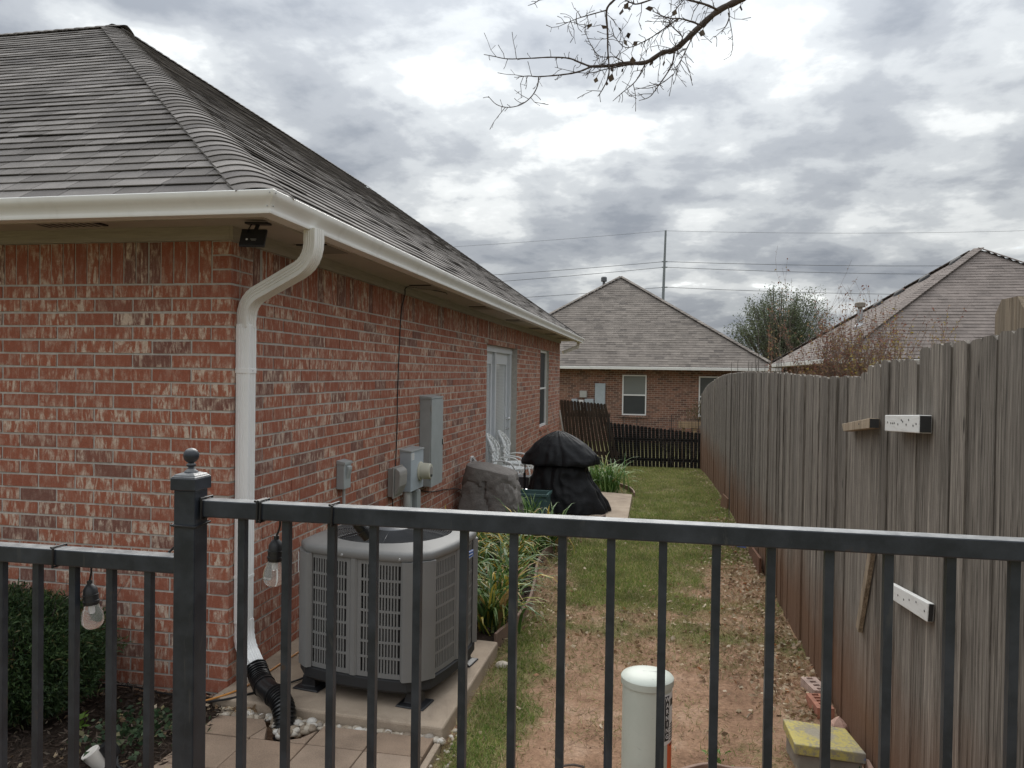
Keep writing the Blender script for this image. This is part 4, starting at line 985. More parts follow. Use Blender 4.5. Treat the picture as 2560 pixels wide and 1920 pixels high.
pkx = [(float(onY(p * 1.15732, 1330 + .05 * p, 1.549)[0]), 1.5518) for p in _pp]
pkx += [(pkx[-1][0] + .1025 * (i + 1), 1.5518) for i in range(10)] + [(-1.126 - .0972 * i, 1.4218) for i in range(15)]
for zt in (1.5518, 1.4218):
    zb = .1985 if zt > 1.5 else .1385
    m = MB(); h_ = .0082
    # U-channel picket seen with its rolled edge
    m.prism([(-h_, -h_, zb), (h_, -h_, zb), (h_, h_, zb), (h_ * .45, h_, zb), (h_ * .45, -h_ * .3, zb), (-h_ * .45, -h_ * .3, zb), (-h_ * .45, h_, zb), (-h_, h_, zb)], (0, 0, zt - zb))
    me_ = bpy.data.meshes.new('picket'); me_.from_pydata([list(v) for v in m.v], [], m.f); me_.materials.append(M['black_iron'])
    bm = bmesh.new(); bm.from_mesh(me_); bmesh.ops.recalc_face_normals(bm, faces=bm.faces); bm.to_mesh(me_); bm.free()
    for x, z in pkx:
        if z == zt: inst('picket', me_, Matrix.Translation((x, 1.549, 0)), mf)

# string lights
ls = thing('string_lights', 'black string light cable with clear bulbs wrapped round the iron fence rails', 'string lights', (PX, 1.56, 1.5))
def wrap(m, x, zlo, zhi, sk=.006, r_=.0028):
    g = r_ + .0006; pts = []
    cyc = [(RY0 - g, zhi + g), (RY1 + g, zhi + g), (RY1 + g, zlo - g), (RY0 - g, zlo - g), (RY0 - g, zhi + g)]
    for i, (y, z) in enumerate(cyc): pts.append((x + sk * i / 4, y, z))
    m.tube(pts, r_, 6)
m = MB()
for x in (-.856, -.849, -.684): wrap(m, x, 1.552, 1.590)
wrap(m, -.987, 1.552, 1.590, .003); wrap(m, -1.364, 1.422, 1.460)
m.tube([(PX - .029, PYC - .029, 1.535), (PX + .029, PYC - .029, 1.533), (PX + .029, PYC + .029, 1.536), (PX - .029, PYC + .029, 1.537), (PX - .029, PYC - .029, 1.535)], .0026, 6)
m.tube(smooth_path([(-2.2, RY1 + .006, 1.44), (-1.6, RY1 + .006, 1.445), (-1.33, RY1 + .005, 1.45), (-1.15, RY1 + .006, 1.43), (-1.05, RY1 + .006, 1.50), (-.975, RY1 + .005, 1.56), (-.79, RY1 + .006, 1.565), (-.64, RY1 + .005, 1.56), (-.3, RY1 + .006, 1.57), (.3, RY1 + .006, 1.572), (1.7, RY1 + .006, 1.57)]), .0028, 6)
obj('cable', m, 'black_cable', ls, smooth=50)
def bulb(x, y, z0, lean=0.0, top=None):
    ax = nrm((lean, 0, -1)); c_ = np.array((x, y, z0))
    m = MB(); m.tube(smooth_path([top, (np.array(top) + c_) / 2 + (.004, 0, 0), c_]), .0024, 6); sk = obj('drop_wire', m, 'black_cable', ls)
    m = MB(); m.lathe([(.0055, -.002), (.006, .006), (.011, .011), (.0155, .019), (.0162, .030), (.0175, .0305), (.0175, .033), (.0165, .0335), (.0165, .044), (.0178, .0445), (.0178, .048), (.0168, .0485), (.0160, .0545)], c_, ax, 24); so = obj('socket', m, 'black_plastic', ls, smooth=40)
    m = MB(); b0 = c_ + ax * .050
    m.lathe([(.0135, 0), (.0155, .006), (.0195, .016), (.0228, .026), (.0242, .036), (.0235, .045), (.020, .053), (.014, .0585), (.007, .061), (.0005, .0618)], b0, ax, 28); gb = obj('bulb', m, 'bulb_glass', ls, smooth=70)
    m = MB(); m.lathe([(.006, .002), (.0065, .02), (.005, .025)], b0, ax, 12); obj('filament_core', m, 'bulb_core', gb, smooth=40)
bulb(-.830, RY1 + .006, 1.509, -.05, (-.822, RY1 + .006, 1.556))
bulb(-1.300, RY1 + .004, 1.379, .10, (-1.300, RY1 + .006, 1.428))
m = MB(); ax = nrm((.58, .25, -.78)); c_ = np.array((-.648, RY1 + .016, 1.551)); m.lathe([(.0055, -.012), (.006, .0), (.0125, .003), (.0125, .024), (.0155, .025), (.0155, .030), (.0145, .031), (.0145, .046), (.011, .048)], c_, ax, 20); obj('socket', m, 'black_plastic', ls, smooth=40)

# ================================================================ wooden fence on the right
XF = 1.0
ftop = [(2.0, 2.03), (2.39, 2.023), (2.87, 2.01), (3.28, 2.004), (3.30, 1.955), (3.62, 1.962), (3.84, 1.95), (4.0, 1.933), (4.1, 1.90), (4.2, 1.887), (5.0, 1.882), (6.9, 1.917), (9.55, 1.934), (11.0, 1.92), (12.46, 1.902), (13.6, 1.86), (14.7, 1.809), (17.0, 1.669), (18.7, 1.47), (20, 1.35)]
wf = thing('wooden_fence', 'tall weathered grey wooden picket fence along the side yard', 'fence', (XF, 9, 0))
def picket(m, y0, y1, z0, z1, x0, th, ear, lean=0.0):
    e1, e2 = ear * random.uniform(.5, 1.2), ear * random.uniform(.4, 1.2); w_ = (y1 - y0)
    pts = [(y0, z0), (y1, z0), (y1 + lean, z1 - e2), (y1 + lean - w_ * .22, z1 - jit(.004)), (y0 + lean + w_ * .24, z1), (y0 + lean, z1 - e1)]
    m.prism([(x0, y, z) for y, z in pts], (th, 0, 0))
y = 1.7; ib = 0
while y < 19.2:
    w_ = random.uniform(.098, .132) if y < 3.3 else random.uniform(.085, .135)
    if random.random() < .12: w_ *= .68
    zt = float(np.interp(y + w_ / 2, [p for p, _ in ftop], [q for _, q in ftop])) + jit(.005) - (.02 if random.random() < .06 else 0)
    gap = random.choice((.001, .002, .003, .004)) if random.random() < .85 else random.uniform(.006, .011)
    x0 = XF + jit(.0045) + (.009 if random.random() < .18 else 0)
    m = MB(); picket(m, y, y + w_, gz(0, y) - .06, zt, x0, .016, .016 if y < 3.4 else .012, jit(.004) + (.035 if 3.28 < y < 3.36 else 0))
    obj('picket', m, 'fence_wood', wf)
    y += w_ + gap; ib += 1
for z in (.35, 1.0, 1.65):
    for y0 in np.arange(1.7, 19, 2.4):
        zz0 = z + gz(0, y0); zz1 = z + gz(0, y0 + 2.4)
        m = MB(); m.prism([(XF + .030, y0, zz0), (XF + .068, y0, zz0), (XF + .068, y0, zz0 + .085), (XF + .030, y0, zz0 + .085)], (0, 2.395, zz1 - zz0)); obj('back_rail', m, 'fence_wood', wf)
for y0 in np.arange(1.7, 19.3, 2.4):
    m = MB(); m.box(XF + .07, XF + .16, y0 - .045, y0 + .045, gz(0, y0) - .1, float(np.interp(y0, [p for p, _ in ftop], [q for _, q in ftop])) - .12); obj('post', m, 'fence_wood', wf)
# patch blocks screwed to it
xf_ = XF - .006
def patch(name, pts, th, mat, label, nails):
    t = thing(name, label, 'board', (xf_, pts[0][0], pts[0][1]), None)
    P = [np.array((xf_ - .0, y, z)) for y, z in pts]; c_ = sum(P) / len(P)
    m = MB(); m.prism(P, (-th, 0, 0)); obj('board', m, mat, t, bevel=.003)
    m = MB(); (ya, za), (yb, zb_) = pts[1], pts[2]; m.prism([(xf_ - .003, ya - .0005, za - .003), (xf_ - th + .003, ya - .0005, za - .003), (xf_ - th + .003, yb - .0005, zb_ + .003), (xf_ - .003, yb - .0005, zb_ + .003)], (0, -.0015, 0)); obj('end_grain', m, 'ink_dark', t)
    m = MB(); a_, b_ = np.array(pts[1]), np.array(pts[0]); u = b_ - a_
    for f, g in nails:
        p = np.array(pts[1]) * (1 - f) + np.array(pts[0]) * f; q = np.array(pts[2]) * (1 - f) + np.array(pts[3]) * f; r_ = p * (1 - g) + q * g
        m.lathe([(.0045, 0), (.0042, .0012)], (xf_ - th, r_[0], r_[1]), (-1, 0, 0), 8)
    obj('nail_holes', m, 'ink_dark', t, kind='stuff')
nl = [(.1, .45), (.2, .5), (.26, .5), (.31, .48), (.42, .55), (.52, .3), (.56, .38), (.66, .55), (.73, .28), (.85, .6), (.93, .5)]
patch('white_patch_board', [(3.53, 1.722), (3.09, 1.745), (3.09, 1.677), (3.53, 1.654)], .045, 'white_board', 'white painted board with nail holes high on the wooden fence', [(1 - f, g) for f, g in nl])
patch('white_patch_board', [(3.50, 1.012), (3.02, 1.064), (3.03, .992), (3.50, .948)], .022, 'white_board', 'white painted board with nail holes nailed slanting low on the wooden fence', [(1 - f, g) for f, g in nl[::2]])
patch('pine_patch_block', [(4.32, 1.635), (3.78, 1.695), (3.78, 1.648), (4.28, 1.598)], .045, 'old_pine', 'bare pine block with pointed end nailed to the wooden fence', [(.35, .4)])
m = MB(); m.prism([(xf_, 3.79, 1.075), (xf_, 3.84, 1.085), (xf_, 4.045, .65), (xf_, 3.995, .635)], (-.022, 0, 0)); obj('leaning_stick', m, 'old_pine', bevel=.003, label='thin weathered stick fixed aslant on the wooden fence', cat='stick')
# paler picket panel behind the near end
m = MB(); picket(m, 2.84, 3.07, .3, 2.165, XF + .19, .02, .045); t = obj('rear_picket', m, 'old_pine', label='brown dog eared picket standing taller behind the grey fence', cat='picket')
# kick boards along the foot of the fence
m = MB(); m.prism([(XF - .03, 7.52, -.03), (XF - .03, 8.4, -.03), (XF - .03, 8.4, .12), (XF - .03, 7.52, .17)], (-.022, 0, 0)); obj('kick_board', m, 'redwood', label='brown board standing on edge against the foot of the wooden fence', cat='board')
m = MB(); m.prism([(XF - .02, 11.2, -.06), (XF - .1, 11.5, -.06), (XF - .06, 11.52, .17), (XF - .01, 11.25, .14)], (-.02, 0, 0)); obj('loose_slat', m, 'fence_wood', label='loose grey slat leaning at the foot of the fence near the lawn', cat='slat')
m = MB(); m.add([(.72, 8.75, .03), (.95, 8.62, .035), (.93, 8.95, .10), (.80, 9.0, .05), (.72, 8.75, .015), (.95, 8.62, .02), (.93, 8.95, .085), (.80, 9.0, .035)], CUBE_F); obj('blue_tarp_scrap', m, 'blue_plastic', label='scrap of blue plastic lying by the foot of the wooden fence', cat='tarp')

# ================================================================ back fences
bf = thing('leaning_fence_panel', 'dark brown dog eared fence panel leaning beside the house corner', 'fence', (-1.6, 19.3, -.4))
y_ = 19.3
for i in range(14):
    p0 = onY(1380 + (95 + 43 * i) / 5.185, 1100, y_)[0]; w_ = .0785; zt = onY(1390 + 43 * i / 5.185, 880 + (615 + 4.2 * i) / 5.185, y_)[2]
    m = MB(); ln = -.0035 * i ** 1.4 - .02
    pts = [(p0 + .10 - ln * 2, -.5), (p0 + .10 + w_ - ln * 2, -.5), (p0 + w_, zt - .03), (p0 + w_ * .75, zt), (p0 + w_ * .25, zt), (p0, zt - .03)]
    m.prism([(x, y_ + jit(.006), z) for x, z in pts], (0, .018, 0)); obj('picket', m, 'fence_dark', bf)
m = MB(); m.box(-2.3, -.95, 19.335, 19.37, -.15, -.06); m.box(-2.3, -1.2, 19.335, 19.37, .80, .89); obj('back_rail', m, 'fence_dark', bf)
m = MB(); m.tube([onY(1399, 1025, 19.1), onY(1408, 1080, 19.1), onY(1416, 1130, 19.1)], .018, 6); obj('guy_pole', m, 'conduit_grey', label='thin pale pole leaning against the dark fence panel by the house corner', cat='pole')
bf = thing('black_back_fence', 'low black stained picket fence with gaps across the end of the lawn', 'fence', (.1, 19.5, -.45))
y_ = 19.5
for i in range(25):
    xt = 690 + 50 * i; p0 = onY(1380 + xt / 5.185, 1100, y_)[0]; zt = onY(1380 + xt / 5.185, 880 + (905 + 6.1 * i) / 5.185, y_)[2]; w_ = .081
    ln = .16 * math.exp(-i / 7); m = MB()
    pts = [(p0 + ln, -.5), (p0 + w_ + ln, -.5), (p0 + w_, zt - .03), (p0 + w_ * .75, zt + jit(.008)), (p0 + w_ * .25, zt + jit(.008)), (p0, zt - .03)]
    m.prism([(x, y_ + jit(.004), z) for x, z in pts], (0, .018, 0)); obj('picket', m, 'fence_black', bf)
m = MB(); m.box(-1.15, 1.0, 19.53, 19.57, -.28, -.2); m.box(-1.15, 1.0, 19.53, 19.57, .22, .3); obj('back_rail', m, 'fence_black', bf)
wm = thing('wire_mesh_fence', 'thin black wire mesh fence standing in front of the black pickets', 'wire fence', (.1, 19.2, -.42))
y_ = 19.15; m = MB(); xa = -1.25; xb = .96
for i in range(23): z = -.40 + .055 * i; m.tube([(xa, y_, z), (xb, y_ + .05, z)], .0024, 4, False)
for i in range(26): x = xa + (xb - xa) * i / 25; m.tube([(x, y_ - .002, -.42), (x + jit(.008), y_ - .002, .82)], .0024, 4, False)
obj('mesh', m, 'wire_dark', wm)
for x, h in ((-1.2, .8), (-.85, .86), (-.53, .84), (.30, .92), (.94, .82)):
    m = MB(); m.tube([(x, y_ - .02, -.5), (x, y_ - .02, h)], .008, 6); obj('stake', m, 'wire_dark', wm)
p = onY(1696, 1053, 20.6); q = onY(1752, 1053, 20.6); m = MB(); m.box(p[0], q[0], 20.6, 20.65, p[2] - .17, p[2]); m.box(p[0] + .1, p[0] + .18, 20.651, 20.72, -.7, p[2] - .01); m.box(q[0] - .18, q[0] - .1, 20.651, 20.72, -.7, p[2] - .01); obj('plank_bench', m, 'new_wood', label='tan wooden plank standing behind the wire mesh fence', cat='plank')

# ================================================================ neighbouring houses
def course_face(name, o, u, v, n, u0f, u1f, Lv, expo, mat, parent, tabw=(.2, .35), lift=.012):
    mats = []
    nc = int(Lv / expo)
    for j in range(nc):
        v0 = j * expo; p = u0f(v0 + expo * .5); b = u1f(v0 + expo * .5)
        while p < b:
            q = min(b, p + random.uniform(*tabw)); lf = lift * random.uniform(.5, 1.2)
            if q - p > .05:
                c_ = o + u * ((p + q) / 2) + v * (v0 + expo * .55) + n * (.012 + lf * .4); vv = nrm(v - n * lf / expo)
                mats.append(mat4(c_, u * (q - p), vv * expo * 1.12, np.cross(u, vv) * .006))
            p = q
    ob = obj(name, boxes_mesh(name, mats), mat, parent); ob['kind'] = 'stuff'; return ob
def sash_window(parent, x0, x1, y, z0, z1, lo, hi):
    m = MB(); f = .045; zm = (z0 + z1) / 2
    for a_ in ((x0, x0 + f, z0, z1), (x1 - f, x1, z0, z1), (x0 + f, x1 - f, z1 - f, z1), (x0 + f, x1 - f, z0, z0 + f), (x0 + f, x1 - f, zm - .025, zm + .025)): m.box(a_[0], a_[1], y - .035, y + .05, a_[2], a_[3])
    wd = obj('window', m, 'vinyl_white', parent)
    m = MB(); m.box(x0 + f, x1 - f, y - .005, y + .005, zm + .025, z1 - f); obj('upper_pane', m, hi, wd)
    m = MB(); m.box(x0 + f, x1 - f, y + .005, y + .015, z0 + f, zm - .025); obj('lower_pane', m, lo, wd)
    m = MB(); m.box(x0 - .08, x1 + .08, y - .06, y + .02, z0 - .08, z0 - .004); obj('sill', m, 'brick_far', wd)
# --- house beyond the lawn
H1 = 29.0
h1 = thing('tan_roof_house', 'brown brick house with hip roof and white windows beyond the lawn', 'house', (-1.77, H1, -.6))
e_r, e_l, ez = 4.12, -7.66, 2.17; ap = np.array((-1.77, 28.5 + 5.89, 6.17)); s1 = (ap[2] - ez) / 5.89; hy1 = math.sqrt(1 + s1 * s1)
m = MB(); m.box(-7.2, 3.66, H1, H1 + .2, -.9, 2.15); m.box(3.46, 3.66, H1 + .2, H1 + 14, -.9, 2.15); m.box(-7.2, -7.0, H1 + .2, H1 + 14, -.9, 2.15); obj('wall', m, 'brick_far', h1)
m = MB()
x = -7.15
while x < 3.6: m.box(x, x + .07, H1 - .012 - (.01 if random.random() < .4 else 0), H1 - .001, 1.90, 2.13); x += .08
obj('soldier_course', m, 'brick_far', h1).__setitem__('kind', 'stuff')
m = MB(); m.prism([(e_l, 28.5, ez), (e_r, 28.5, ez), ap], (0, .02, -.06)); m.prism([(e_r, 28.5, ez), (e_r, 46, ez), (-1.77, 46, ap[2]), ap], (-.05, 0, -.05)); m.prism([(e_l, 28.5, ez), ap, (-1.77, 46, ap[2]), (e_l, 46, ez)], (.05, 0, -.05)); obj('roof', m, 'shingle_far', h1)
rf = course_face('shingle_courses', np.array((e_l, 28.5, ez)), np.array((1., 0, 0)), nrm((0, 1, s1)), nrm((0, -s1, 1)), lambda v: v / hy1, lambda v: (e_r - e_l) - v / hy1, 5.89 * hy1 - .1, .165, 'shingle_far', h1, (.18, .42))
HD = nrm((-1, 1, s1)); HE = nrm((1, 1, s1)); m = MB()
for o_, D in ((np.array((e_r, 28.5, ez)), HD), (np.array((e_l, 28.5, ez)), HE)):
    L_ = 5.89 * math.sqrt(2 + s1 * s1)
    for i in range(int(L_ / .2)): c_ = o_ + D * (i * .2 + .1) + np.array((0, 0, .05)); sd = nrm(np.cross(D, (0, 0, 1))); m.obox(c_, D * .26, sd * .24, np.cross(sd, D) * .02)
obj('hip_caps', m, 'shingle_far', h1).__setitem__('kind', 'stuff')
m = MB(); m.box(e_l, e_r + .1, 28.40, 28.52, 2.06, 2.165); obj('gutter', m, 'gutter_paint', h1, bevel=.01)
m = MB(); m.box(e_l + .1, e_r - .1, 28.52, H1 - .03, 2.10, 2.12); m.box(e_r - .4, e_r - .05, H1, 42, 2.10, 2.12); obj('soffit', m, 'soffit_paint', h1)
m = MB(); m.box(3.72, 3.80, 28.88, 28.96, -.8, 2.08); obj('downspout', m, 'gutter_paint', h1)
sash_window(h1, -1.364, -.475, H1 - .02, .366, 1.866, 'blind_dark', 'blind_glass'); sash_window(h1, 1.413, 2.31, H1 - .02, .36, 1.85, 'blind_dark', 'blind_dark')
m = MB(); m.lathe([(.06, 5.6), (.06, 6.0)], (-2.50, 34.3, 0), (0, 0, 1), 10); m.lathe([(.12, 5.98), (.13, 6.0), (.13, 6.16), (.10, 6.19)], (-2.50, 34.3, 0), (0, 0, 1), 10); obj('roof_vent', m, 'hub_grey', h1)
t = thing('meter_cabinet', 'flat pale grey breaker cabinet on the brown brick house beyond the lawn', 'electrical box', (-2.18, H1, .57)); m = MB(); m.box(-2.38, -1.99, H1 - .12, H1 - .002, .568, 1.532); obj('housing', m, 'box_blue_grey', t, bevel=.01); m = MB(); m.box(-2.365, -2.005, H1 - .132, H1 - .121, .585, 1.515); obj('door', m, 'box_blue_grey', t, bevel=.004)
t = thing('meter_cabinet', 'small square grey box on the brown brick house beyond the lawn', 'electrical box', (-2.8, H1, .99)); m = MB(); m.box(-2.957, -2.671, H1 - .12, H1 - .002, .989, 1.251); obj('housing', m, 'box_taupe', t, bevel=.01); m = MB(); m.box(-2.94, -2.69, H1 - .13, H1 - .121, 1.0, 1.24); obj('lid', m, 'conduit_grey', t)
for i, (x0, x1, zt, lb) in enumerate(((-3.25, -3.03, .935, 'short pale box at the left above the leaning dark fence panel'), (-2.99, -2.80, .90, 'narrow white box above the leaning dark fence panel'), (-2.76, -2.42, .945, 'wide pale box beside the flat breaker cabinet above the dark fence panel'))):
    t = thing('wall_box', lb, 'electrical box', ((x0 + x1) / 2, H1, .5)); m = MB(); m.box(x0, x1, H1 - .14, H1 - .002, .5, zt); obj('housing', m, 'box_blue_grey' if i != 1 else 'sticker_white', t, bevel=.01); m = MB(); m.box(x0 + .01, x1 - .01, H1 - .15, H1 - .141, .51, zt - .015); obj('cover', m, 'box_blue_grey' if i != 1 else 'sticker_white', t)

# --- house behind the wooden fence
h2 = thing('mauve_roof_house', 'house with mauve grey shingle hip roof rising behind the wooden fence', 'house', (8.4, 23, -.3))
x2, y2, z2, t2, s2_ = 3.8, 18.2, 2.31, 4.62, .667; yl = 27.9; a1 = np.array((x2 + t2, y2 + t2, z2 + s2_ * t2)); a2 = np.array((x2 + t2, yl - t2, z2 + s2_ * t2)); hy2 = math.sqrt(1 + s2_ ** 2); xr2 = x2 + 2 * t2
m = MB(); m.box(x2 + .45, xr2 - .45, y2 + .45, yl - .45, -.8, 2.28); obj('wall', m, 'brick_far', h2)
m = MB(); m.prism([(x2, y2, z2), (xr2, y2, z2), a1], (0, .02, -.06)); m.prism([(x2, y2, z2), a1, a2, (x2, yl, z2)], (.03, 0, -.05)); m.prism([(x2, yl, z2), a2, (xr2, yl, z2)], (0, -.02, -.06)); m.prism([(xr2, y2, z2), (xr2, yl, z2), a2, a1], (-.03, 0, -.05)); obj('roof', m, 'shingle_tan', h2)
course_face('shingle_courses', np.array((x2, y2, z2)), np.array((1., 0, 0)), nrm((0, 1, s2_)), nrm((0, -s2_, 1)), lambda v: v / hy2, lambda v: 2 * t2 - v / hy2, t2 * hy2 - .05, .15, 'shingle_tan', h2, (.2, .35), .011)
course_face('shingle_courses', np.array((x2, y2, z2)), np.array((0, 1., 0)), nrm((-1, 0, s2_)) * (-1, 1, 1), nrm((-s2_, 0, 1)), lambda v: v / hy2, lambda v: (yl - y2) - v / hy2, t2 * hy2 - .05, .15, 'shingle_tan', h2, (.2, .35), .008)
m = MB()
for o_, D in ((np.array((x2, y2, z2)), nrm((1, 1, s2_))), (np.array((x2, yl, z2)), nrm((1, -1, s2_))), (np.array((xr2, y2, z2)), nrm((-1, 1, s2_)))):
    L_ = t2 * math.sqrt(2 + s2_ ** 2)
    for i in range(int(L_ / .14)): c_ = o_ + D * (i * .14 + .1) + np.array((0, 0, .045)); sd = nrm(np.cross(D, (0, 0, 1))); m.obox(c_, D * .19, sd * .26, np.cross(sd, D) * .02)
obj('hip_caps', m, 'shingle_tan', h2).__setitem__('kind', 'stuff')
m = MB(); m.box(x2 - .12, x2 + .0, y2 - .1, yl, 2.19, 2.30); m.box(x2 + .001, xr2, y2 - .1, y2 + .02, 2.19, 2.30); obj('gutter', m, 'gutter_paint', h2, bevel=.01)
m = MB(); m.box(x2 + .01, x2 + .45, y2 + .03, yl, 2.2, 2.22); m.box(x2 + .46, xr2, y2 + .03, y2 + .45, 2.2, 2.22); obj('soffit', m, 'soffit_paint', h2)
# roof vents on the left slope below the far hip
for k_ in range(4):
    f = (.56, .66, .77, .90)[k_]; b_ = np.array((x2, yl, z2)) * (1 - f) + a2 * f + np.array((-.0, -.55, 0)); b_[2] = z2 + s2_ * (b_[0] - x2) + .02
    m = MB(); V = []
    for h, sz in ((0, 1.0), (.06, .95), (.10, .75), (.11, .2)):
        ring = [b_ + np.array((0, 0, h)) + sz * (.17 * math.cos(a_) * nrm((1, 0, s2_)) + .25 * math.sin(a_) * np.array((0, 1., 0))) for a_ in np.linspace(0, 2 * PI, 16, endpoint=False)]; V.append(ring)
    shell(m, V); obj('roof_vent', m, 'ac_dark', h2, smooth=50)
# flue pipe on the left slope
fp = onX(2150, 790, 5.2); zb = z2 + s2_ * (fp[0] - x2)
sY = fp[1]
m = MB(); m.lathe([(.075, zb - .1), (.075, zb + .45)], (fp[0], sY, 0), (0, 0, 1), 14); fl = obj('flue_pipe', m, 'galvanised', h2, smooth=40)
m = MB(); m.lathe([(.06, zb + .44), (.06, zb + .52)], (fp[0], sY, 0), (0, 0, 1), 14); m.lathe([(.12, zb + .51), (.13, zb + .52), (.13, zb + .62), (.10, zb + .64)], (fp[0], sY, 0), (0, 0, 1), 14); obj('flue_cap', m, 'stone_grey', fl, smooth=40)
m = MB(); m.lathe([(.14, zb - .08), (.14, zb + .0), (.08, zb + .08)], (fp[0], sY, 0), (0, 0, 1), 14); obj('flashing', m, 'galvanised', fl)
q_ = onX(2078, 812, 4.9); m = MB(); m.tube([(4.9, q_[1], q_[2] - .4), (4.9, q_[1], q_[2])], .03, 8); obj('vent_stack', m, 'conduit_grey', h2)

# ================================================================ utility pole and wires
PZ = 60.0
pb = atD(1658, 760, PZ); ptp = atD(1664.3, 576, PZ)
up = thing('utility_pole', 'tall thin grey steel utility pole behind the house roof', 'utility pole', (pb[0], pb[1], -1))
m = MB(); m.tube([(pb[0] - .2, pb[1], -1.0), (ptp[0], ptp[1], ptp[2])], [.17, .075], 10); obj('pole', m, 'steel_pole', up, smooth=50)
for y in (654, 668, 718): p = atD(1661.5, y, PZ); m = MB(); m.tube([p + (-.22, 0, 0), p + (.22, 0, 0)], .05, 6); obj('insulator', m, 'steel_pole', up)
for i, (yp, la, lb) in enumerate(((577, (1160, 608), (2560, 553)), (654, (1215, 683), (2560, 645)), (668, (1240, 700), (2560, 675)), (718, (1305, 741), (2560, 728)))):
    A_ = atD(la[0] - 500, la[1] + (la[1] - yp) * 1.05, PZ + 4); P_0 = atD(1662.5, yp, PZ); B_ = atD(lb[0] + 700, lb[1] - 12, PZ + 6)
    pts = []
    for (U, Vv) in ((A_, P_0), (P_0, B_)):
        for q in range(12): f = q / 12; p = U * (1 - f) + Vv * f; p = p - np.array((0, 0, 1.9 if U is P_0 else .6)) * 4 * f * (1 - f) * .35; pts.append(p)
    pts.append(B_)
    wire('power_line', pts, .019 if i else .011, 'power_wire', n=5, label=('topmost faint power line meeting the very top of the utility pole', 'upper of the two close power lines on the utility pole', 'lower of the two close power lines on the utility pole', 'lowest power line crossing behind the green tree')[i], cat='power line', group='power lines on the utility pole')

# ================================================================ foliage helpers
def leaf_cloud(P, D, size, aspect=.45, droop=.3, quad=True):
    """leaves at points P along directions D; returns verts, faces"""
    n = len(P); D = D / (np.linalg.norm(D, axis=1, keepdims=True) + 1e-9)
    R_ = rng.normal(size=(n, 3)); Sd = np.cross(D, R_); Sd /= (np.linalg.norm(Sd, axis=1, keepdims=True) + 1e-9)
    L_ = size * rng.uniform(.6, 1.3, (n, 1)); W_ = L_ * aspect * .5
    mid = P + D * L_ * .5; tip = P + D * L_ - np.array((0, 0, 1)) * L_ * droop
    if quad:
        V = np.stack([P, mid + Sd * W_, tip, mid - Sd * W_], 1).reshape(-1, 3); F = np.arange(4 * n).reshape(n, 4)
    else:
        V = np.stack([P + Sd * W_, P - Sd * W_, tip], 1).reshape(-1, 3); F = np.arange(3 * n).reshape(n, 3)
    return V, F
def strap_blades(m, cx_, cy_, z, n, lmin, lmax, wd, spread, drop=(.6, 1.5), seg=6):
    for i in range(n):
        a_ = random.uniform(0, 2 * PI); l = random.uniform(lmin, lmax); w_ = wd * random.uniform(.7, 1.2); el_ = math.radians(random.uniform(50, 88)); bend = random.uniform(*drop) * math.radians(100)
        bx, by = cx_ + random.gauss(0, spread), cy_ + random.gauss(0, spread); p = np.array((bx, by, z)); d = np.array((math.cos(a_), math.sin(a_), 0)); sd = np.array((-d[1], d[0], 0)); tw = random.uniform(-.6, .6); V = []; wob = random.uniform(-.3, .3)
        for q in range(seg + 1):
            f = q / seg; e_ = el_ - bend * f ** 1.4; ww = w_ * (1 - f ** 2.2) * (.55 + .9 * min(f * 3, .5)) + .0006
            s_ = sd * math.cos(tw * f) + np.array((0, 0, 1)) * math.sin(tw * f)
            V += [p - s_ * ww / 2, p + s_ * ww / 2]; p = p + (d * math.cos(e_) + sd * wob * f * .3 + np.array((0, 0, math.sin(e_)))) * l / seg
            p[2] = max(p[2], z - .015)
        m.add(V, [(2 * q, 2 * q + 1, 2 * q + 3, 2 * q + 2) for q in range(seg)])
XMIN = [-1e9]
def grow(m, p, d, l, r_, depth, tips, spread=.5, up=.15, nseg=4, kids=(2, 4), shrink=.68, n=5, rmin=.0012):
    P = [np.array(p, float)]; R_ = [r_]; d = nrm(d)
    for q in range(nseg):
        d = nrm(d + rng.normal(0, .13, 3) + np.array((0, 0, up * .25))); P.append(P[-1] + d * l / nseg); P[-1][0] = max(P[-1][0], XMIN[0]); R_.append(max(rmin, r_ * (1 - .55 * (q + 1) / nseg)))
    m.tube(P, R_, n, False)
    if depth == 0: tips.append((P, d)); return
    for _ in range(random.randint(*kids)):
        f = random.uniform(.35, 1.0); i = min(int(f * nseg), nseg - 1); b = P[i] * (1 - (f * nseg - i)) + P[i + 1] * (f * nseg - i)
        nd = nrm(d + rng.normal(0, spread, 3) + np.array((0, 0, up))); grow(m, b, nd, l * shrink * random.uniform(.7, 1.15), max(rmin, R_[i] * .62), depth - 1, tips, spread, up, nseg, kids, shrink, max(3, n - 1), rmin)
    tips.append((P, d))

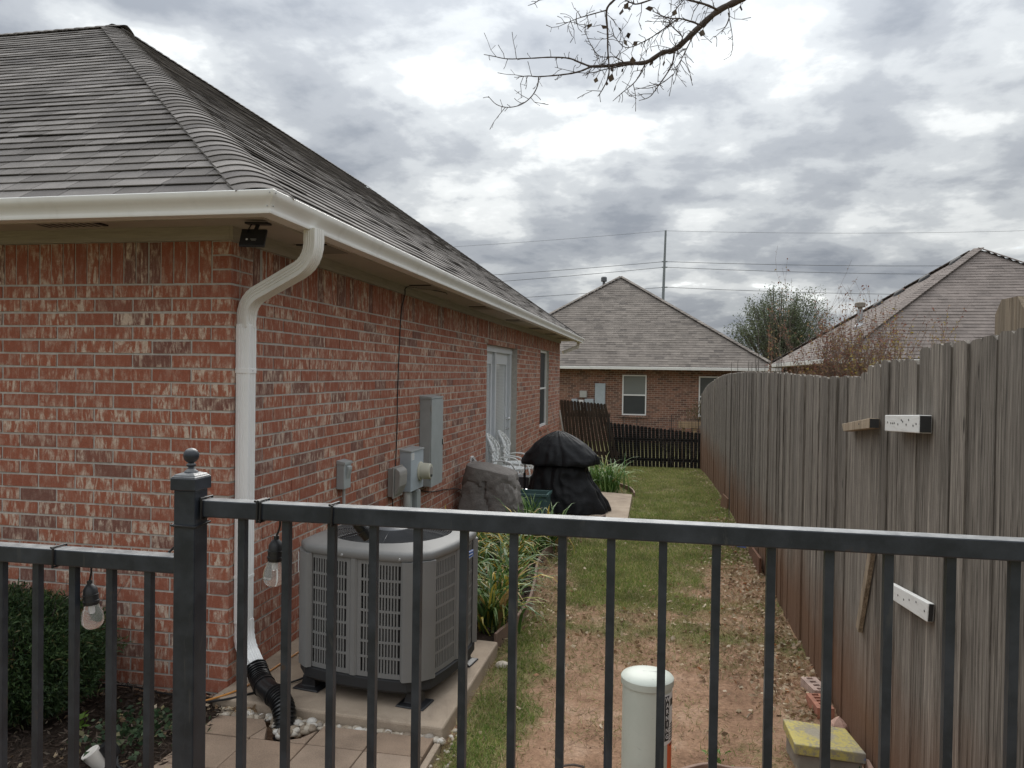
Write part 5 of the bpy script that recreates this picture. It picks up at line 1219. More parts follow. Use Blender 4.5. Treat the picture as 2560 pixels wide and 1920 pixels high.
# ================================================================ trees and shrubs
def leafy(name, label, cat, base, stems, lmat, bmat, ls_, per, fan, H, r0, depth=3, up=.35, spread=.42, group=None, kids=(3, 4), lean=(0, 0), leaf_aspect=.45):
    t = thing(name, label, cat, base, group); m = MB(); tips = []
    for i in range(stems):
        a_ = 2 * PI * (i + random.random() * .6) / stems; d = np.array((math.cos(a_) * fan * random.uniform(.3, 1) + lean[0], math.sin(a_) * fan * random.uniform(.3, 1) + lean[1], 1))
        grow(m, np.array(base) + (math.cos(a_) * r0 * 2, math.sin(a_) * r0 * 2, 0), d, H * random.uniform(.42, .62), r0 * random.uniform(.7, 1.1), depth, tips, spread, up, kids=kids)
    obj('trunk', m, bmat, t)
    P, D = [], []
    for pts, d in tips:
        for _ in range(per):
            f = random.uniform(.15, 1) * (len(pts) - 1); i = min(int(f), len(pts) - 2); P.append(pts[i] * (1 - (f - i)) + pts[i + 1] * (f - i)); D.append(nrm(d + rng.normal(0, .8, 3)))
    V, F = leaf_cloud(np.array(P), np.array(D), ls_, leaf_aspect); o = obj('crown', fast_mesh('crown', V, F), lmat, t); return t
tc_ = atD(1948, 835, 46); t = thing('green_tree', 'rounded grey green tree between the two neighbouring roofs', 'tree', (tc_[0], tc_[1], -.8)); m = MB(); P, D = [], []
m.tube([(tc_[0], tc_[1], -.8), (tc_[0], tc_[1], 1.6)], [.22, .16], 8)
for i in range(330):
    a_ = random.uniform(0, 2 * PI); u_ = random.uniform(-.75, 1); q_ = random.random() ** .45; sr_ = math.sqrt(max(0, 1 - u_ * u_ if u_ > 0 else 1))
    lo = 1 + .16 * math.sin(a_ * 3 + 1) + .12 * math.sin(a_ * 7)
    c_ = np.array((tc_[0] + 2.55 * q_ * sr_ * math.cos(a_) * lo, tc_[1] + 2.3 * q_ * sr_ * math.sin(a_) * lo, tc_[2] + 2.25 * u_ * q_ * lo)); out_ = nrm((c_ - np.array((tc_[0], tc_[1], tc_[2] - 2.2))))
    root_ = np.array((tc_[0], tc_[1], 1.2 + random.uniform(0, .4))); m.tube(smooth_path([root_, root_ * .45 + c_ * .55 + (0, 0, -.25), c_, c_ + out_ * .55 + (0, 0, .1)], 3), [.03 - .0027 * q for q in range(10)], 4, False)
    L_ = random.uniform(.5, .95)
    for _ in range(60): f = random.uniform(-.5, 1); P.append(c_ + out_ * L_ * f + rng.normal(0, .21 * (1.1 - f * .6), 3)); D.append(nrm(out_ + rng.normal(0, .6, 3)))
obj('trunk', m, 'grey_twig', t); V, F = leaf_cloud(np.array(P), np.array(D), .125, .5); obj('crown', fast_mesh('crown', V, F), 'tree_leaf', t)
b_ = atD(1782, 900, 52); leafy('bare_treetop', 'small bare treetop with tan leaves peeping over the hip roof', 'tree', (b_[0], b_[1], -.8), 4, 'yellow_leaf', 'twig', .09, 10, .25, 6.0, .05, 2, .3, .35)
XMIN[0] = 1.17
leafy('crape_myrtle', 'reddish crape myrtle with thin twigs rising behind the wooden fence', 'shrub', (1.93, 8.6, 0.0), 26, 'red_leaf', 'twig', .034, 5, .10, 2.3, .010, 3, .38, .24, kids=(4, 5))
leafy('yellow_shrub', 'yellow leaved twiggy shrub behind the fence beside the crape myrtle', 'shrub', (1.76, 8.75, 0.0), 11, 'yellow_leaf', 'twig', .038, 11, .09, 1.78, .010, 3, .4, .30)
leafy('yellow_shrub', 'olive twiggy shrub behind the fence below the mauve roof', 'shrub', (2.25, 7.9, 0.0), 16, 'yellow_leaf', 'twig', .03, 5, .13, 2.15, .009, 3, .40, .24)
leafy('small_seedling', 'yellow leaf tips poking just above the near fence pickets', 'shrub', (1.42, 3.55, .4), 2, 'yellow_leaf', 'twig', .035, 2, .08, 1.72, .004, 1, .6, .12, kids=(1, 2))
XMIN[0] = -1e9
# thin bare shoots above the middle of the fence
for i, (x, y0, y1) in enumerate(((1829, 940, 905), (1845, 935, 900), (1872, 930, 900), (1880, 930, 905), (1890, 925, 880), (1893, 930, 905), (1912, 935, 905), (1938, 935, 890), (1945, 935, 880), (1953, 935, 875), (1990, 940, 903), (1950, 900, 830), (1897, 890, 822))):
    yv = 10.5 + .3 * (i % 4); p = onY(x, y0, yv); q = onY(x + (8 if i > 6 else 1) * random.uniform(-.4, 1), y1, yv)
    m = MB(); m.tube([(p[0], yv, -.1), p, (p + q) / 2 + (jit(.01), 0, 0), q], [.006, .005, .004, .003], 5); obj('bare_shoot', m, 'grey_twig', label='thin bare shoot sticking up behind the middle of the wooden fence', cat='twig', group='bare shoots behind the wooden fence')
# vine on the black fence
m = MB(); tips = []
for i in range(7): grow(m, (random.uniform(.1, .85), 19.42, -.35), (jit(.5), 0, 1), .5, .006, 3, tips, .6, .2)
t = thing('dead_vine', 'leafless brown vine climbing the black back fence by the wooden fence', 'vine', (.5, 19.42, -.4)); obj('stem', m, 'bark', t)
P = np.array([p_[-1] for p_, _ in tips]); V, F = leaf_cloud(P, rng.normal(size=(len(P), 3)), .04); obj('foliage', fast_mesh('foliage', V, F), 'brown_leaf', t)
b_ = onY(1745, 1010, 27.0); leafy('pale_shrub', 'pale leafy shrub against the brown brick house by the fence end', 'shrub', (b_[0], 27.0, -.6), 6, 'olive_dry', 'twig', .05, 10, .35, 1.7, .02, 2)

# overhanging branch of a tree that stands outside the picture
tr = thing('overhanging_tree', 'bare tree branch with a few dry leaves reaching across the sky', 'tree', (3.3, 3.5, 0))
Z0 = 4.6
def bz(pts, z0=Z0, z1=Z0): n = len(pts); return [atD(1200 + x / 3.16, y / 3.16, z0 + (z1 - z0) * i / max(1, n - 1)) for i, (x, y) in enumerate(pts)]
def branch(pts, r0, r1, z0=Z0, z1=Z0, n=8):
    P = smooth_path(bz(pts, z0, z1), 5); k_ = len(P); R_ = [(r0 + (r1 - r0) * i / (k_ - 1)) * (1 + .10 * math.sin(i * 2.1)) for i in range(k_)]; return P, R_
mb = MB(); tw_src = []
for pts, r0, r1, z0, z1 in (
    ([(2150, -70), (2050, 0), (1880, 85), (1700, 245), (1540, 390), (1440, 415), (1310, 492), (1140, 500), (1020, 520), (870, 525)], .0175, .0062, 4.5, 4.7),
    ([(870, 525), (780, 490), (700, 460), (560, 452), (400, 460), (220, 465), (110, 445), (30, 430)], .005, .0014, 4.7, 4.8),
    ([(870, 530), (800, 560), (720, 580), (600, 595), (460, 605), (380, 600), (300, 608)], .005, .0016, 4.7, 4.6),
    ([(465, 608), (450, 690), (400, 770), (320, 828), (220, 848), (130, 825), (65, 760)], .003, .0014, 4.63, 4.6),
    ([(1130, -60), (1060, 0), (1000, 80), (1008, 250), (1010, 400), (1020, 540), (1010, 620), (960, 720), (930, 762)], .006, .0016, 4.3, 4.4),
    ([(1000, 80), (850, 122), (760, 150), (660, 192)], .003, .0012, 4.3, 4.3),
    ([(1535, 400), (1525, 480), (1490, 560), (1400, 690), (1340, 765), (1255, 795)], .0045, .0012, 4.55, 4.6),
    ([(1530, 585), (1440, 655), (1340, 695), (1220, 695)], .0025, .0012, 4.57, 4.5),
    ([(1305, 505), (1230, 640), (1120, 735), (1050, 798)], .0032, .0012, 4.6, 4.5),
    ([(1680, 290), (1600, 450), (1555, 540), (1570, 570)], .003, .0012, 4.5, 4.4),
    ([(1880, 80), (1780, 35), (1650, 0), (1560, -30)], .006, .004, 4.5, 4.4),
    ([(1750, 200), (1600, 150), (1480, 140), (1360, 85)], .0045, .0015, 4.5, 4.3),
    ([(1560, 150), (1450, 230), (1310, 320), (1150, 375), (1045, 262)], .0035, .0012, 4.4, 4.4),
    ([(1500, 400), (1600, 300), (1500, 180), (1560, 60), (1640, -30)], .0035, .0015, 4.55, 4.6),
    ([(1140, 495), (1060, 450), (940, 440), (850, 300), (825, 180)], .0028, .0010, 4.65, 4.6),
    ([(1960, 50), (1970, 130), (1940, 210), (1850, 298)], .003, .001, 4.5, 4.5),
    ([(1960, 100), (1990, 260), (2000, 362)], .0022, .001, 4.5, 4.5),
    ([(1250, 500), (1000, 545), (880, 575), (760, 570), (590, 530)], .003, .001, 4.66, 4.7),
    ([(520, -10), (470, 0), (430, 25), (378, 45)], .003, .001, 4.4, 4.4),
    ([(1400, -20), (1250, 30), (1190, 20), (1130, -10)], .004, .002, 4.2, 4.2)):
    P, R_ = branch(pts, r0 * 1.25, r1 * 1.35, z0, z1); mb.tube(P, R_, 7); tw_src.append((P, R_))
lf_p, lf_d = [], []
for bi, (P, R_) in enumerate(tw_src):
    L_ = sum(float(np.linalg.norm(np.array(a_) - np.array(b_))) for a_, b_ in zip(P, P[1:])); nt_ = int(L_ * (72 if bi in (0, 5, 9, 10, 11, 12, 13, 14, 19) else 26))
    for _ in range(nt_):
        i = random.randrange(1, len(P) - 1); d0 = nrm(np.array(P[i + 1]) - np.array(P[i - 1])); side = nrm(np.cross(d0, rng.normal(size=3))); d = nrm(side + d0 * random.uniform(.0, .9)); l = random.choice((.03, .045, .06, .09, .16))
        q = [np.array(P[i])]
        for k_ in range(3): d = nrm(d + rng.normal(0, .25, 3) + np.array((0, 0, -.05))); q.append(q[-1] + d * l / 3)
        mb.tube(q, [.0022, .0018, .0015, .002], 4)
        if l > .1:
            for k_ in (1, 2): d2 = nrm(d + rng.normal(0, .8, 3)); mb.tube([q[k_], q[k_] + d2 * .04], [.0011, .0012], 4)
        if bi in (0, 4, 10, 11, 12, 13, 14, 15, 17, 19) and random.random() < .13: lf_p.append(q[-1]); lf_d.append(d + (0, 0, -.8))
# trunk and boughs outside the frame
b0 = np.array(tw_src[0][0][0]); mt = MB(); mt.tube(smooth_path([(3.3, 3.5, -.1), (3.28, 3.5, 1.4), (3.22, 3.52, 2.8), (3.1, 3.6, 4.1), (3.2, 3.4, 5.2)]), [.15 - .0045 * i for i in range(25)], 12)
tk = obj('trunk', mt, 'bark', tr, smooth=60)
mb.tube(smooth_path([(3.1, 3.6, 3.9), (2.75, 3.8, 4.15), (2.3, 4.05, 4.1), b0]), [.06 - (.06 - .0175) * i / 18 for i in range(19)], 9)
for pp in ((4, 1130, -60), (10, 1560, -30), (13, 1640, -30), (19, 1400, -20)): mb.tube(smooth_path([(3.0, 3.65, 4.5), (2.2, 3.9, 4.6), tw_src[pp[0]][0][0] if pp[0] not in (10, 13) else tw_src[pp[0]][0][-1]]), [.03 - .022 * i / 12 for i in range(13)], 7)
obj('branch', mb, 'bark', tr, smooth=60)
V, F = leaf_cloud(np.array(lf_p), np.array(lf_d), .05, .7, -.15); o = obj('dry_leaves', fast_mesh('dry_leaves', V, F), 'brown_leaf', tr); o['kind'] = 'stuff'

# ================================================================ garden things
# --- grey faux rock
t = thing('grey_rock', 'large grey artificial rock standing against the brick wall', 'rock', (-1.98, 9.15, .0))
m = MB(); nu_, nv_ = 72, 44; V = []
for j in range(nv_):
    f = j / (nv_ - 1)
    for i in range(nu_):
        a_ = 2 * PI * i / nu_; c2, s2 = math.cos(a_), math.sin(a_)
        sq = (abs(c2) ** 3.6 + abs(s2) ** 3.6) ** (-1 / 3.6)
        z = .74 * min(1, f * 1.22); tp_ = min(1.0, max(0.0, (f - .82) / .18)); r_ = (1 - .27 * (z / .74) ** 1.5) * max(0.0, 1 - tp_) ** .8
        x = c2 * sq * .40 * r_; y = s2 * sq * .34 * r_
        z += .05 * tp_ + (-.07 * (x / .35) if z > .3 else 0) * (z / .74)
        v = Vector((x * 3.2 + 4, y * 3.2, z * 2.2)); d = .055 * mnoise.noise(v * .9) + .03 * abs(mnoise.noise(v * 2.1)) - .02 * abs(mnoise.noise(v * 4.3)) + .012 * mnoise.noise(v * 9)
        cr = -.035 * math.exp(-((a_ - 4.75 - .15 * math.sin(z * 9)) / .05) ** 2) * (z < .6) - .03 * math.exp(-((a_ - 5.45 + .1 * math.sin(z * 12)) / .045) ** 2) * (z < .64) - .02 * math.exp(-((z - .55 - .05 * math.sin(a_ * 5)) / .02) ** 2)
        k_ = 1 + (d + cr) / .36; V.append((-1.99 + x * k_, 9.12 + y * k_, -.02 + z + .3 * d * tp_))
m.grid(V, nu_, nv_, True); m.add(V[-nu_:], [tuple(range(nu_))]); obj('shell', m, 'fake_rock', t, smooth=28)
# --- green planter
t = thing('green_planter', 'green rectangular plastic planter box beside the grey rock', 'planter', (-1.58, 9.75, .03))
m = MB(); x0, x1, y0, y1, zt = -1.79, -1.375, 9.60, 9.95, .345
for a_ in ((x0, x1, y0, y0 + .015), (x0, x1, y1 - .015, y1), (x0, x0 + .015, y0 + .0151, y1 - .0151), (x1 - .015, x1, y0 + .0151, y1 - .0151)): m.box(*a_, .0, zt)
obj('tub', m, 'planter_green', t, bevel=.004)
m = MB(); e = .018
for a_ in ((x0 - e, x1 + e, y0 - e, y0 + .002), (x0 - e, x1 + e, y1 - .002, y1 + e), (x0 - e, x0 + .002, y0 + .003, y1 - .003), (x1 - .002, x1 + e, y0 + .003, y1 - .003)): m.box(*a_, zt - .03, zt + .004)
obj('rim', m, 'planter_green', t, bevel=.003)
m = MB(); m.box(x0 + .016, x1 - .016, y0 + .016, y1 - .016, .02, .24); obj('potting_soil', m, 'mulch', t)
# --- covered grill
t = thing('covered_grill', 'barbecue grill under a black fabric cover shaped like a mushroom', 'grill', (-1.25, 10.35, .03))
GX, GY = -1.30, 10.40
def cover(rows, seed, wr):
    m = MB(); nu_ = 150; V = []; rr0 = np.array(rows); tt = np.linspace(0, len(rows) - 1, len(rows) * 5); rows = np.stack([np.interp(tt, np.arange(len(rr0)), rr0[:, q]) for q in range(4)], 1)
    for j, (z, ax_, ay_, ox) in enumerate(rows):
        for i in range(nu_):
            a_ = 2 * PI * i / nu_; c2, s2 = math.cos(a_), math.sin(a_); sq = (abs(c2) ** 2.6 + abs(s2) ** 2.6) ** (-1 / 2.6)
            f_ = 1 - j / (len(rows) - 1); v = Vector((c2 * 2.2 + seed, s2 * 2.2, z * 2.6))
            rad = abs(mnoise.noise(Vector((c2 * 3.1 + seed, s2 * 3.1, z * .5)))) * .10 + mnoise.noise(Vector((c2 * 6 + seed, s2 * 6, z * 1.3))) * .035
            crease = -abs(mnoise.noise(Vector((c2 * 2.3 + z * 4, s2 * 2.3 + seed, z * 5 - c2 * 2)))) * .05
            k_ = 1 + wr * (rad * (.15 + .75 * f_) + crease + mnoise.noise(v) * .03) / .3
            V.append((GX + ox + c2 * sq * ax_ * k_, GY + s2 * sq * ay_ * k_, z + .010 * mnoise.noise(v * 3) + .03 * f_ * mnoise.noise(Vector((c2 * 2.5 + seed, s2 * 2.5, 2)))))
    m.grid(V, nu_, len(rows), True); m.add(V[-nu_:], [tuple(range(nu_))]); m.add(V[:nu_], [tuple(range(nu_))[::-1]]); return m
hood = [(.665, .42, .27, 0), (.65, .47, .31, 0), (.655, .505, .335, 0), (.685, .512, .342, 0), (.72, .505, .340, 0), (.79, .465, .315, -.005), (.86, .405, .285, -.015), (.93, .335, .245, -.025), (.985, .26, .20, -.03), (1.035, .18, .15, -.035), (1.075, .10, .09, -.035), (1.095, .04, .04, -.035)]
obj('hood_cover', cover(hood, 3.1, .5), 'cover_cloth', t, smooth=35)
sk = [(.04, .55, .42, .09), (.10, .545, .41, .085), (.2, .515, .385, .07), (.3, .475, .36, .045), (.4, .43, .335, .02), (.48, .40, .315, .005), (.56, .385, .30, .0), (.62, .37, .285, 0), (.66, .34, .26, 0), (.70, .30, .22, 0)]
obj('skirt_cover', cover(sk, 8.4, .55), 'cover_cloth', t, smooth=35)
m = MB(); m.tube([(-1.78, 10.3, .69), (-1.785, 10.3, .40)], .008, 8); m.tube([(-1.785, 10.3, .52), (-1.785, 10.3, .28)], .018, 8); obj('side_rod', m, 'black_plastic', t, smooth=50)
# --- metal smoker parts behind the rock
t = thing('smoker_lid', 'shiny metal lid and grey tray lying between the rock and the covered grill', 'lid', (-1.87, 10.42, .03))
m = MB(); m.lathe([(.16, .17), (.155, .2), (.13, .25), (.08, .285), (.0, .30)], (-1.84, 10.42, 0), (0, 0, 1), 24); m.lathe([(.155, .03), (.155, .168)], (-1.84, 10.42, 0), (0, 0, 1), 24); obj('lid', m, 'chrome', t, smooth=40)
m = MB(); m.box(-2.0, -1.78, 10.62, 10.85, .03, .42); obj('tray', m, 'hub_grey', t, bevel=.01)
# --- white cast chairs
def chair(yc, xc, lab):
    t = thing('garden_chair', lab, 'chair', (xc, yc, .03), 'white cast metal chairs by the door'); z0 = .03; zs = .47
    for sx, sy in ((-1, -1), (1, -1), (1, 1), (-1, 1)):
        m = MB(); m.tube(smooth_path([(xc + sx * .15, yc + sy * .15, zs - .02), (xc + sx * .19, yc + sy * .19, zs - .15), (xc + sx * .15, yc + sy * .15, .2), (xc + sx * .21, yc + sy * .21, z0)]), .013, 7); obj('leg', m, 'cast_white', t, smooth=50)
    m = MB(); m.ring((xc, yc, zs), .215, .014, n=30); m.ring((xc, yc, zs - .07), .215, .009, n=30)
    for i in range(20): a_ = 2 * PI * i / 20; d = np.array((math.cos(a_), math.sin(a_), 0)); m.ring(np.array((xc, yc, zs - .035)) + d * .215, .026, .011, d, 10, 4)
    for R_, k_, rr_ in ((.165, 14, .032), (.10, 9, .030), (.04, 3, .03)):
        for i in range(k_): a_ = 2 * PI * i / k_; m.ring((xc + R_ * math.cos(a_), yc + R_ * math.sin(a_), zs + .002), rr_, .012, n=10, k=4)
    obj('seat', m, 'cast_white', t, smooth=60)
    m = MB(); bx = xc - .20; 
    def bp(s_, h): return np.array((bx - .05 - .20 * h + .10 * (s_ / .24) ** 2, yc + s_, zs + h))
    ol_ = [bp(.24 * math.sin(a_) * (1.0 if math.cos(a_) > 0 else .78), .24 + .25 * math.cos(a_)) for a_ in np.linspace(0, 2 * PI, 40)]
    m.tube(ol_, .017, 6, False); m.tube([bp(.18 * math.sin(a_), .25 + .18 * math.cos(a_)) for a_ in np.linspace(0, 2 * PI, 32)], .007, 5, False)
    for R_, k_, rr_ in ((.21, 24, .024), (.145, 16, .024), (.085, 9, .026), (.03, 3, .022)):
        for i in range(k_):
            a_ = 2 * PI * i / k_; c_ = bp(R_ * .98 * math.sin(a_), .245 + R_ * 1.05 * math.cos(a_)); m.ring(c_, rr_, .014, (1, 0, .2), 10, 4)
    obj('backrest', m, 'cast_white', t, smooth=60)
    m = MB()
    for s_ in (-1, 1): m.tube(smooth_path([bp(s_ * .22, .12), np.array((xc - .08, yc + s_ * .25, zs + .13)), np.array((xc + .06, yc + s_ * .25, zs + .10)), np.array((xc + .12, yc + s_ * .2, zs))]), .011, 6)
    obj('armrest', m, 'cast_white', t, smooth=60)
chair(11.15, -2.16, 'white lacy cast metal chair by the door next to the grey rock')
chair(11.85, -2.13, 'white lacy cast metal chair by the door on the far side of its twin')
# --- edging strips
def strip(name, pts, h, th, lab, mat='edging', z0=-.03):
    P = smooth_path([(*p, 0) for p in pts], 6); m = MB(); V = []
    for i, p in enumerate(P):
        t_ = nrm(P[min(i + 1, len(P) - 1)] - P[max(i - 1, 0)]); s_ = np.array((-t_[1], t_[0], 0)); b_ = p + (0, 0, gz(p[0], p[1]) + .004 * math.sin(i * .9))
        V.append([b_ - s_ * th / 2 + (0, 0, z0), b_ + s_ * th / 2 + (0, 0, z0), b_ + s_ * th / 2 + (0, 0, h), b_ - s_ * th / 2 + (0, 0, h)])
    shell(m, V); return obj(name, m, mat, smooth=50, bevel=.003, label=lab, cat='edging')
strip('garden_edging', ed, .085, .022, 'curving brown garden edging between the lily bed and the lawn')
strip('garden_edging', [(-.36, 12.16), (-.40, 12.6), (-.55, 13.2), (-.8, 13.7)], .07, .02, 'short brown garden edging beyond the patio slab')
strip('garden_edging', [(.06, 3.56), (.2, 3.70), (.36, 3.715), (.52, 3.70), (.63, 3.66)], .05, .02, 'curved brown edging on the bare soil beside the pale green pedestal', z0=-.02)
# --- utility pedestal
PDX, PDY, PDR = -.030, 3.30, .104
t = thing('utility_pedestal', 'pale green plastic utility pedestal tube with warning label', 'pedestal', (PDX, PDY, 0))
m = MB(); m.lathe([(PDR, -.05), (PDR, .575)], (PDX, PDY, 0), (0, 0, 1), 40); obj('tube', m, 'pedestal_green', t, smooth=40)
m = MB(); m.lathe([(PDR + .001, .572), (PDR + .006, .573), (PDR + .007, .60), (PDR + .002, .606), (.07, .619), (.03, .624), (0.0, .625)], (PDX, PDY, 0), (0, 0, 1), 40); lid_ = obj('cap', m, 'pedestal_green', t, smooth=40)
m = MB()
for q in range(3): m.obox((PDX + .01, PDY - .005 - .014 * q, .6243 - .0016 * q), np.array((.06 - .012 * q, .004, 0)), np.array((0, .004, 0)), np.array((0, 0, .001)))
obj('embossing', m, 'conduit_grey', lid_, kind='stuff')
def cyl_patch(m, a0, a1, z0, z1, r_, n=8, th=.0012):
    V = []
    for i in range(n + 1):
        a_ = a0 + (a1 - a0) * i / n; d = np.array((math.sin(a_), -math.cos(a_), 0)); c_ = np.array((PDX, PDY, 0))
        V.append([c_ + d * (r_ - .002) + (0, 0, z0), c_ + d * (r_ + th) + (0, 0, z0), c_ + d * (r_ + th) + (0, 0, z1), c_ + d * (r_ - .002) + (0, 0, z1)])
    shell(m, V)
A0 = math.radians(45)
m = MB(); cyl_patch(m, A0 - .02, A0 + 1.3, .345, .555, PDR, 14, .0008); wl_ = obj('warning_label', m, 'sticker_white', t)
m = MB(); cyl_patch(m, A0, A0 + .27, .362, .548, PDR, 5, .0016); obj('black_strip', m, 'ink_dark', wl_)
m = MB(); cyl_patch(m, A0 + .20, A0 + 1.3, .08, .344, PDR, 12, .0008); ob_ = obj('orange_label', m, 'orange_band', t)
m = MB(); cyl_patch(m, A0 + .32, A0 + .9, .335, .340, PDR, 8, .0018); obj('label_edge', m, 'ink_dark', ob_)
dg = bpy.context.evaluated_depsgraph_get()
def text_part(body, size, center, a_, mat, parent, name='letter'):
    cu = bpy.data.curves.new('txt', 'FONT'); cu.body = body; cu.size = size; cu.align_x = 'CENTER'; cu.align_y = 'CENTER'; cu.extrude = .0003; cu.offset = size * .012
    o = bpy.data.objects.new('txt', cu); COL.objects.link(o); dg2 = bpy.context.evaluated_depsgraph_get(); me = bpy.data.meshes.new_from_object(o.evaluated_get(dg2)); COL.objects.unlink(o); bpy.data.objects.remove(o)
    me.materials.clear(); me.materials.append(M[mat])
    d = np.array((math.sin(a_), -math.cos(a_), 0)); u = np.array((math.cos(a_), math.sin(a_), 0)); mw = Matrix.Identity(4)
    for i in range(3): mw[i][0] = u[i]; mw[i][1] = (0, 0, 1)[i]; mw[i][2] = d[i]; mw[i][3] = center[i]
    ob = bpy.data.objects.new(name, me); return attach(ob, parent, mw)
for i, ch in enumerate('WARNING'):
    a_ = A0 + .135; d = np.array((math.sin(a_), -math.cos(a_), 0)); text_part(ch, .027, np.array((PDX, PDY, .534 - .0258 * i)) + d * (PDR + .0022), a_, 'sticker_white', wl_)
m = MB()
for q in range(7): cyl_patch(m, A0 + .36, A0 + .36 + (.5, .8, .65)[q % 3], .355 + q * .011, .360 + q * .011, PDR, 6, .0014)
cyl_patch(m, A0 + .36, A0 + .9, .50, .53, PDR, 6, .0014)
obj('fine_print', m, 'ink_dark', wl_, kind='stuff')
# --- painted stepping stone on blocks
t = thing('painted_stepping_stone', 'square stepping stone painted yellow and blue by the wooden fence', 'stepping stone', (.79, 3.92, .1))
m = MB(); m.prism([(.642, 4.07, .098), (.655, 3.795, .098), (.965, 3.765, .098), (.93, 4.02, .098)], (0, 0, .05)); obj('slab', m, 'yellow_paint', t, bevel=.005)
m = MB(); m.prism([(.655, 4.04, -.02), (.675, 3.81, -.02), (.955, 3.785, -.02), (.92, 4.0, -.02)], (0, 0, .113)); obj('stone_block', m, 'stone_grey', bevel=.006, label='grey stone block under the painted stepping stone', cat='stone block')
m = MB(); m.prism([(.955, 3.62, -.03), (.985, 3.62, -.03), (.985, 3.80, -.03), (.968, 3.80, -.03)], (0, 0, .14)); obj('edging_stub', m, 'edging', bevel=.004, label='short brown edging stub standing between the painted stone and the fence', cat='edging')
# bricks with core holes
def cored(name, c_, rot, mat, lab, nh=5):
    t = thing(name, lab, 'brick', (*c_, 0)); cr, sr = math.cos(rot), math.sin(rot); L_, W_, Hh = .20, .092, .062
    P = lambda x, y, z: (c_[0] + cr * x - sr * y, c_[1] + sr * x + cr * y, z)
    xs_ = [-L_ / 2]; hw = .013
    for i in range(nh): x = -L_ / 2 + L_ * (i + .5) / nh; xs_ += [x - hw, x + hw]
    xs_.append(L_ / 2); m = MB()
    for i in range(len(xs_) - 1):
        a_, b_ = xs_[i], xs_[i + 1]; segs = [(-W_ / 2, W_ / 2)] if i % 2 == 0 else [(-W_ / 2, -.019), (.019, W_ / 2)]
        for y0, y1 in segs: m.prism([P(a_, y0, 0), P(b_, y0, 0), P(b_, y1, 0), P(a_, y1, 0)], (0, 0, Hh))
    m.prism([P(-L_ / 2 + .002, -W_ / 2 + .002, -.02), P(L_ / 2 - .002, -W_ / 2 + .002, -.02), P(L_ / 2 - .002, W_ / 2 - .002, -.02), P(-L_ / 2 + .002, W_ / 2 - .002, -.02)], (0, 0, .03))
    obj('clay_body', m, mat, t)
cored('cored_brick', (.915, 4.55), math.radians(97), 'clay_brick', 'red brick with a row of core holes lying by the fence foot')
cored('cored_brick', (.935, 4.80), math.radians(102), 'clay_brick_limed', 'pale limed brick with core holes lying end to end with the red brick', 4)
m = MB(); V = []
for v_ in iv: d = 1 + .25 * mnoise.noise(Vector(v_ * 2.5)) + .12 * mnoise.noise(Vector(v_ * 7)); V.append((.955 + v_[0] * .045 * d, 4.27 + v_[1] * .075 * d, .035 + v_[2] * .06 * d))
m.add(V, [tuple(f) for f in fi]); obj('pink_stone', m, 'pink_stone', label='rough pink stone behind the painted stepping stone at the fence foot', cat='stone')
m = MB(); V = []
for v_ in iv: d = 1 + .2 * mnoise.noise(Vector(v_ * 2.5 + np.array((5, 1, 2)))); V.append((-.955 + v_[0] * .05 * d, 4.78 + v_[1] * .035 * d, .012 + v_[2] * .03 * d))
m.add(V, [tuple(f) for f in fi]); obj('striped_shell', m, 'pebble', label='cream ribbed shell lying on the moss beside the concrete pad', cat='shell')
# --- garden spot light
t = thing('garden_spotlight', 'black garden spotlight with cream lens hood lying in the mulch', 'spotlight', (-2.50, 3.14, .0))
ax = nrm((-.55, -.25, .80)); c_ = np.array((-2.50, 3.17, .075))
m = MB(); m.lathe([(.028, -.03), (.036, -.01), (.038, .03), (.04, .05)], c_, ax, 20); obj('lamp_body', m, 'black_plastic', t, smooth=40)
ax2 = nrm((-.80, -.50, .35)); c2_ = np.array((-2.545, 3.125, .055))
m = MB(); m.lathe([(.026, -.05), (.034, -.01), (.042, .045), (.040, .048), (.006, .044)], c2_, nrm((-.45, -.3, .84)), 22); obj('lens_hood', m, 'lamp_cream', t, smooth=40)
m = MB(); m.tube(smooth_path([c_ + (.03, 0, -.02), (-2.44, 3.14, .03), (-2.36, 3.10, .02), (-2.3, 3.02, .02), (-2.2, 2.9, .03)]), .007, 6); obj('cable', m, 'black_cable', t)
m = MB(); m.tube([c_, (-2.49, 3.18, -.05)], .01, 6); obj('stake', m, 'black_plastic', t)
wire('mulch_cable', smooth_path([(-3.4, 3.9, .03), (-3.0, 3.93, .035), (-2.75, 3.90, .03), (-2.5, 3.87, .03), (-2.42, 3.84, .035)]), .005, 'black_cable', label='black cable half buried along the front wall foot', cat='cable')

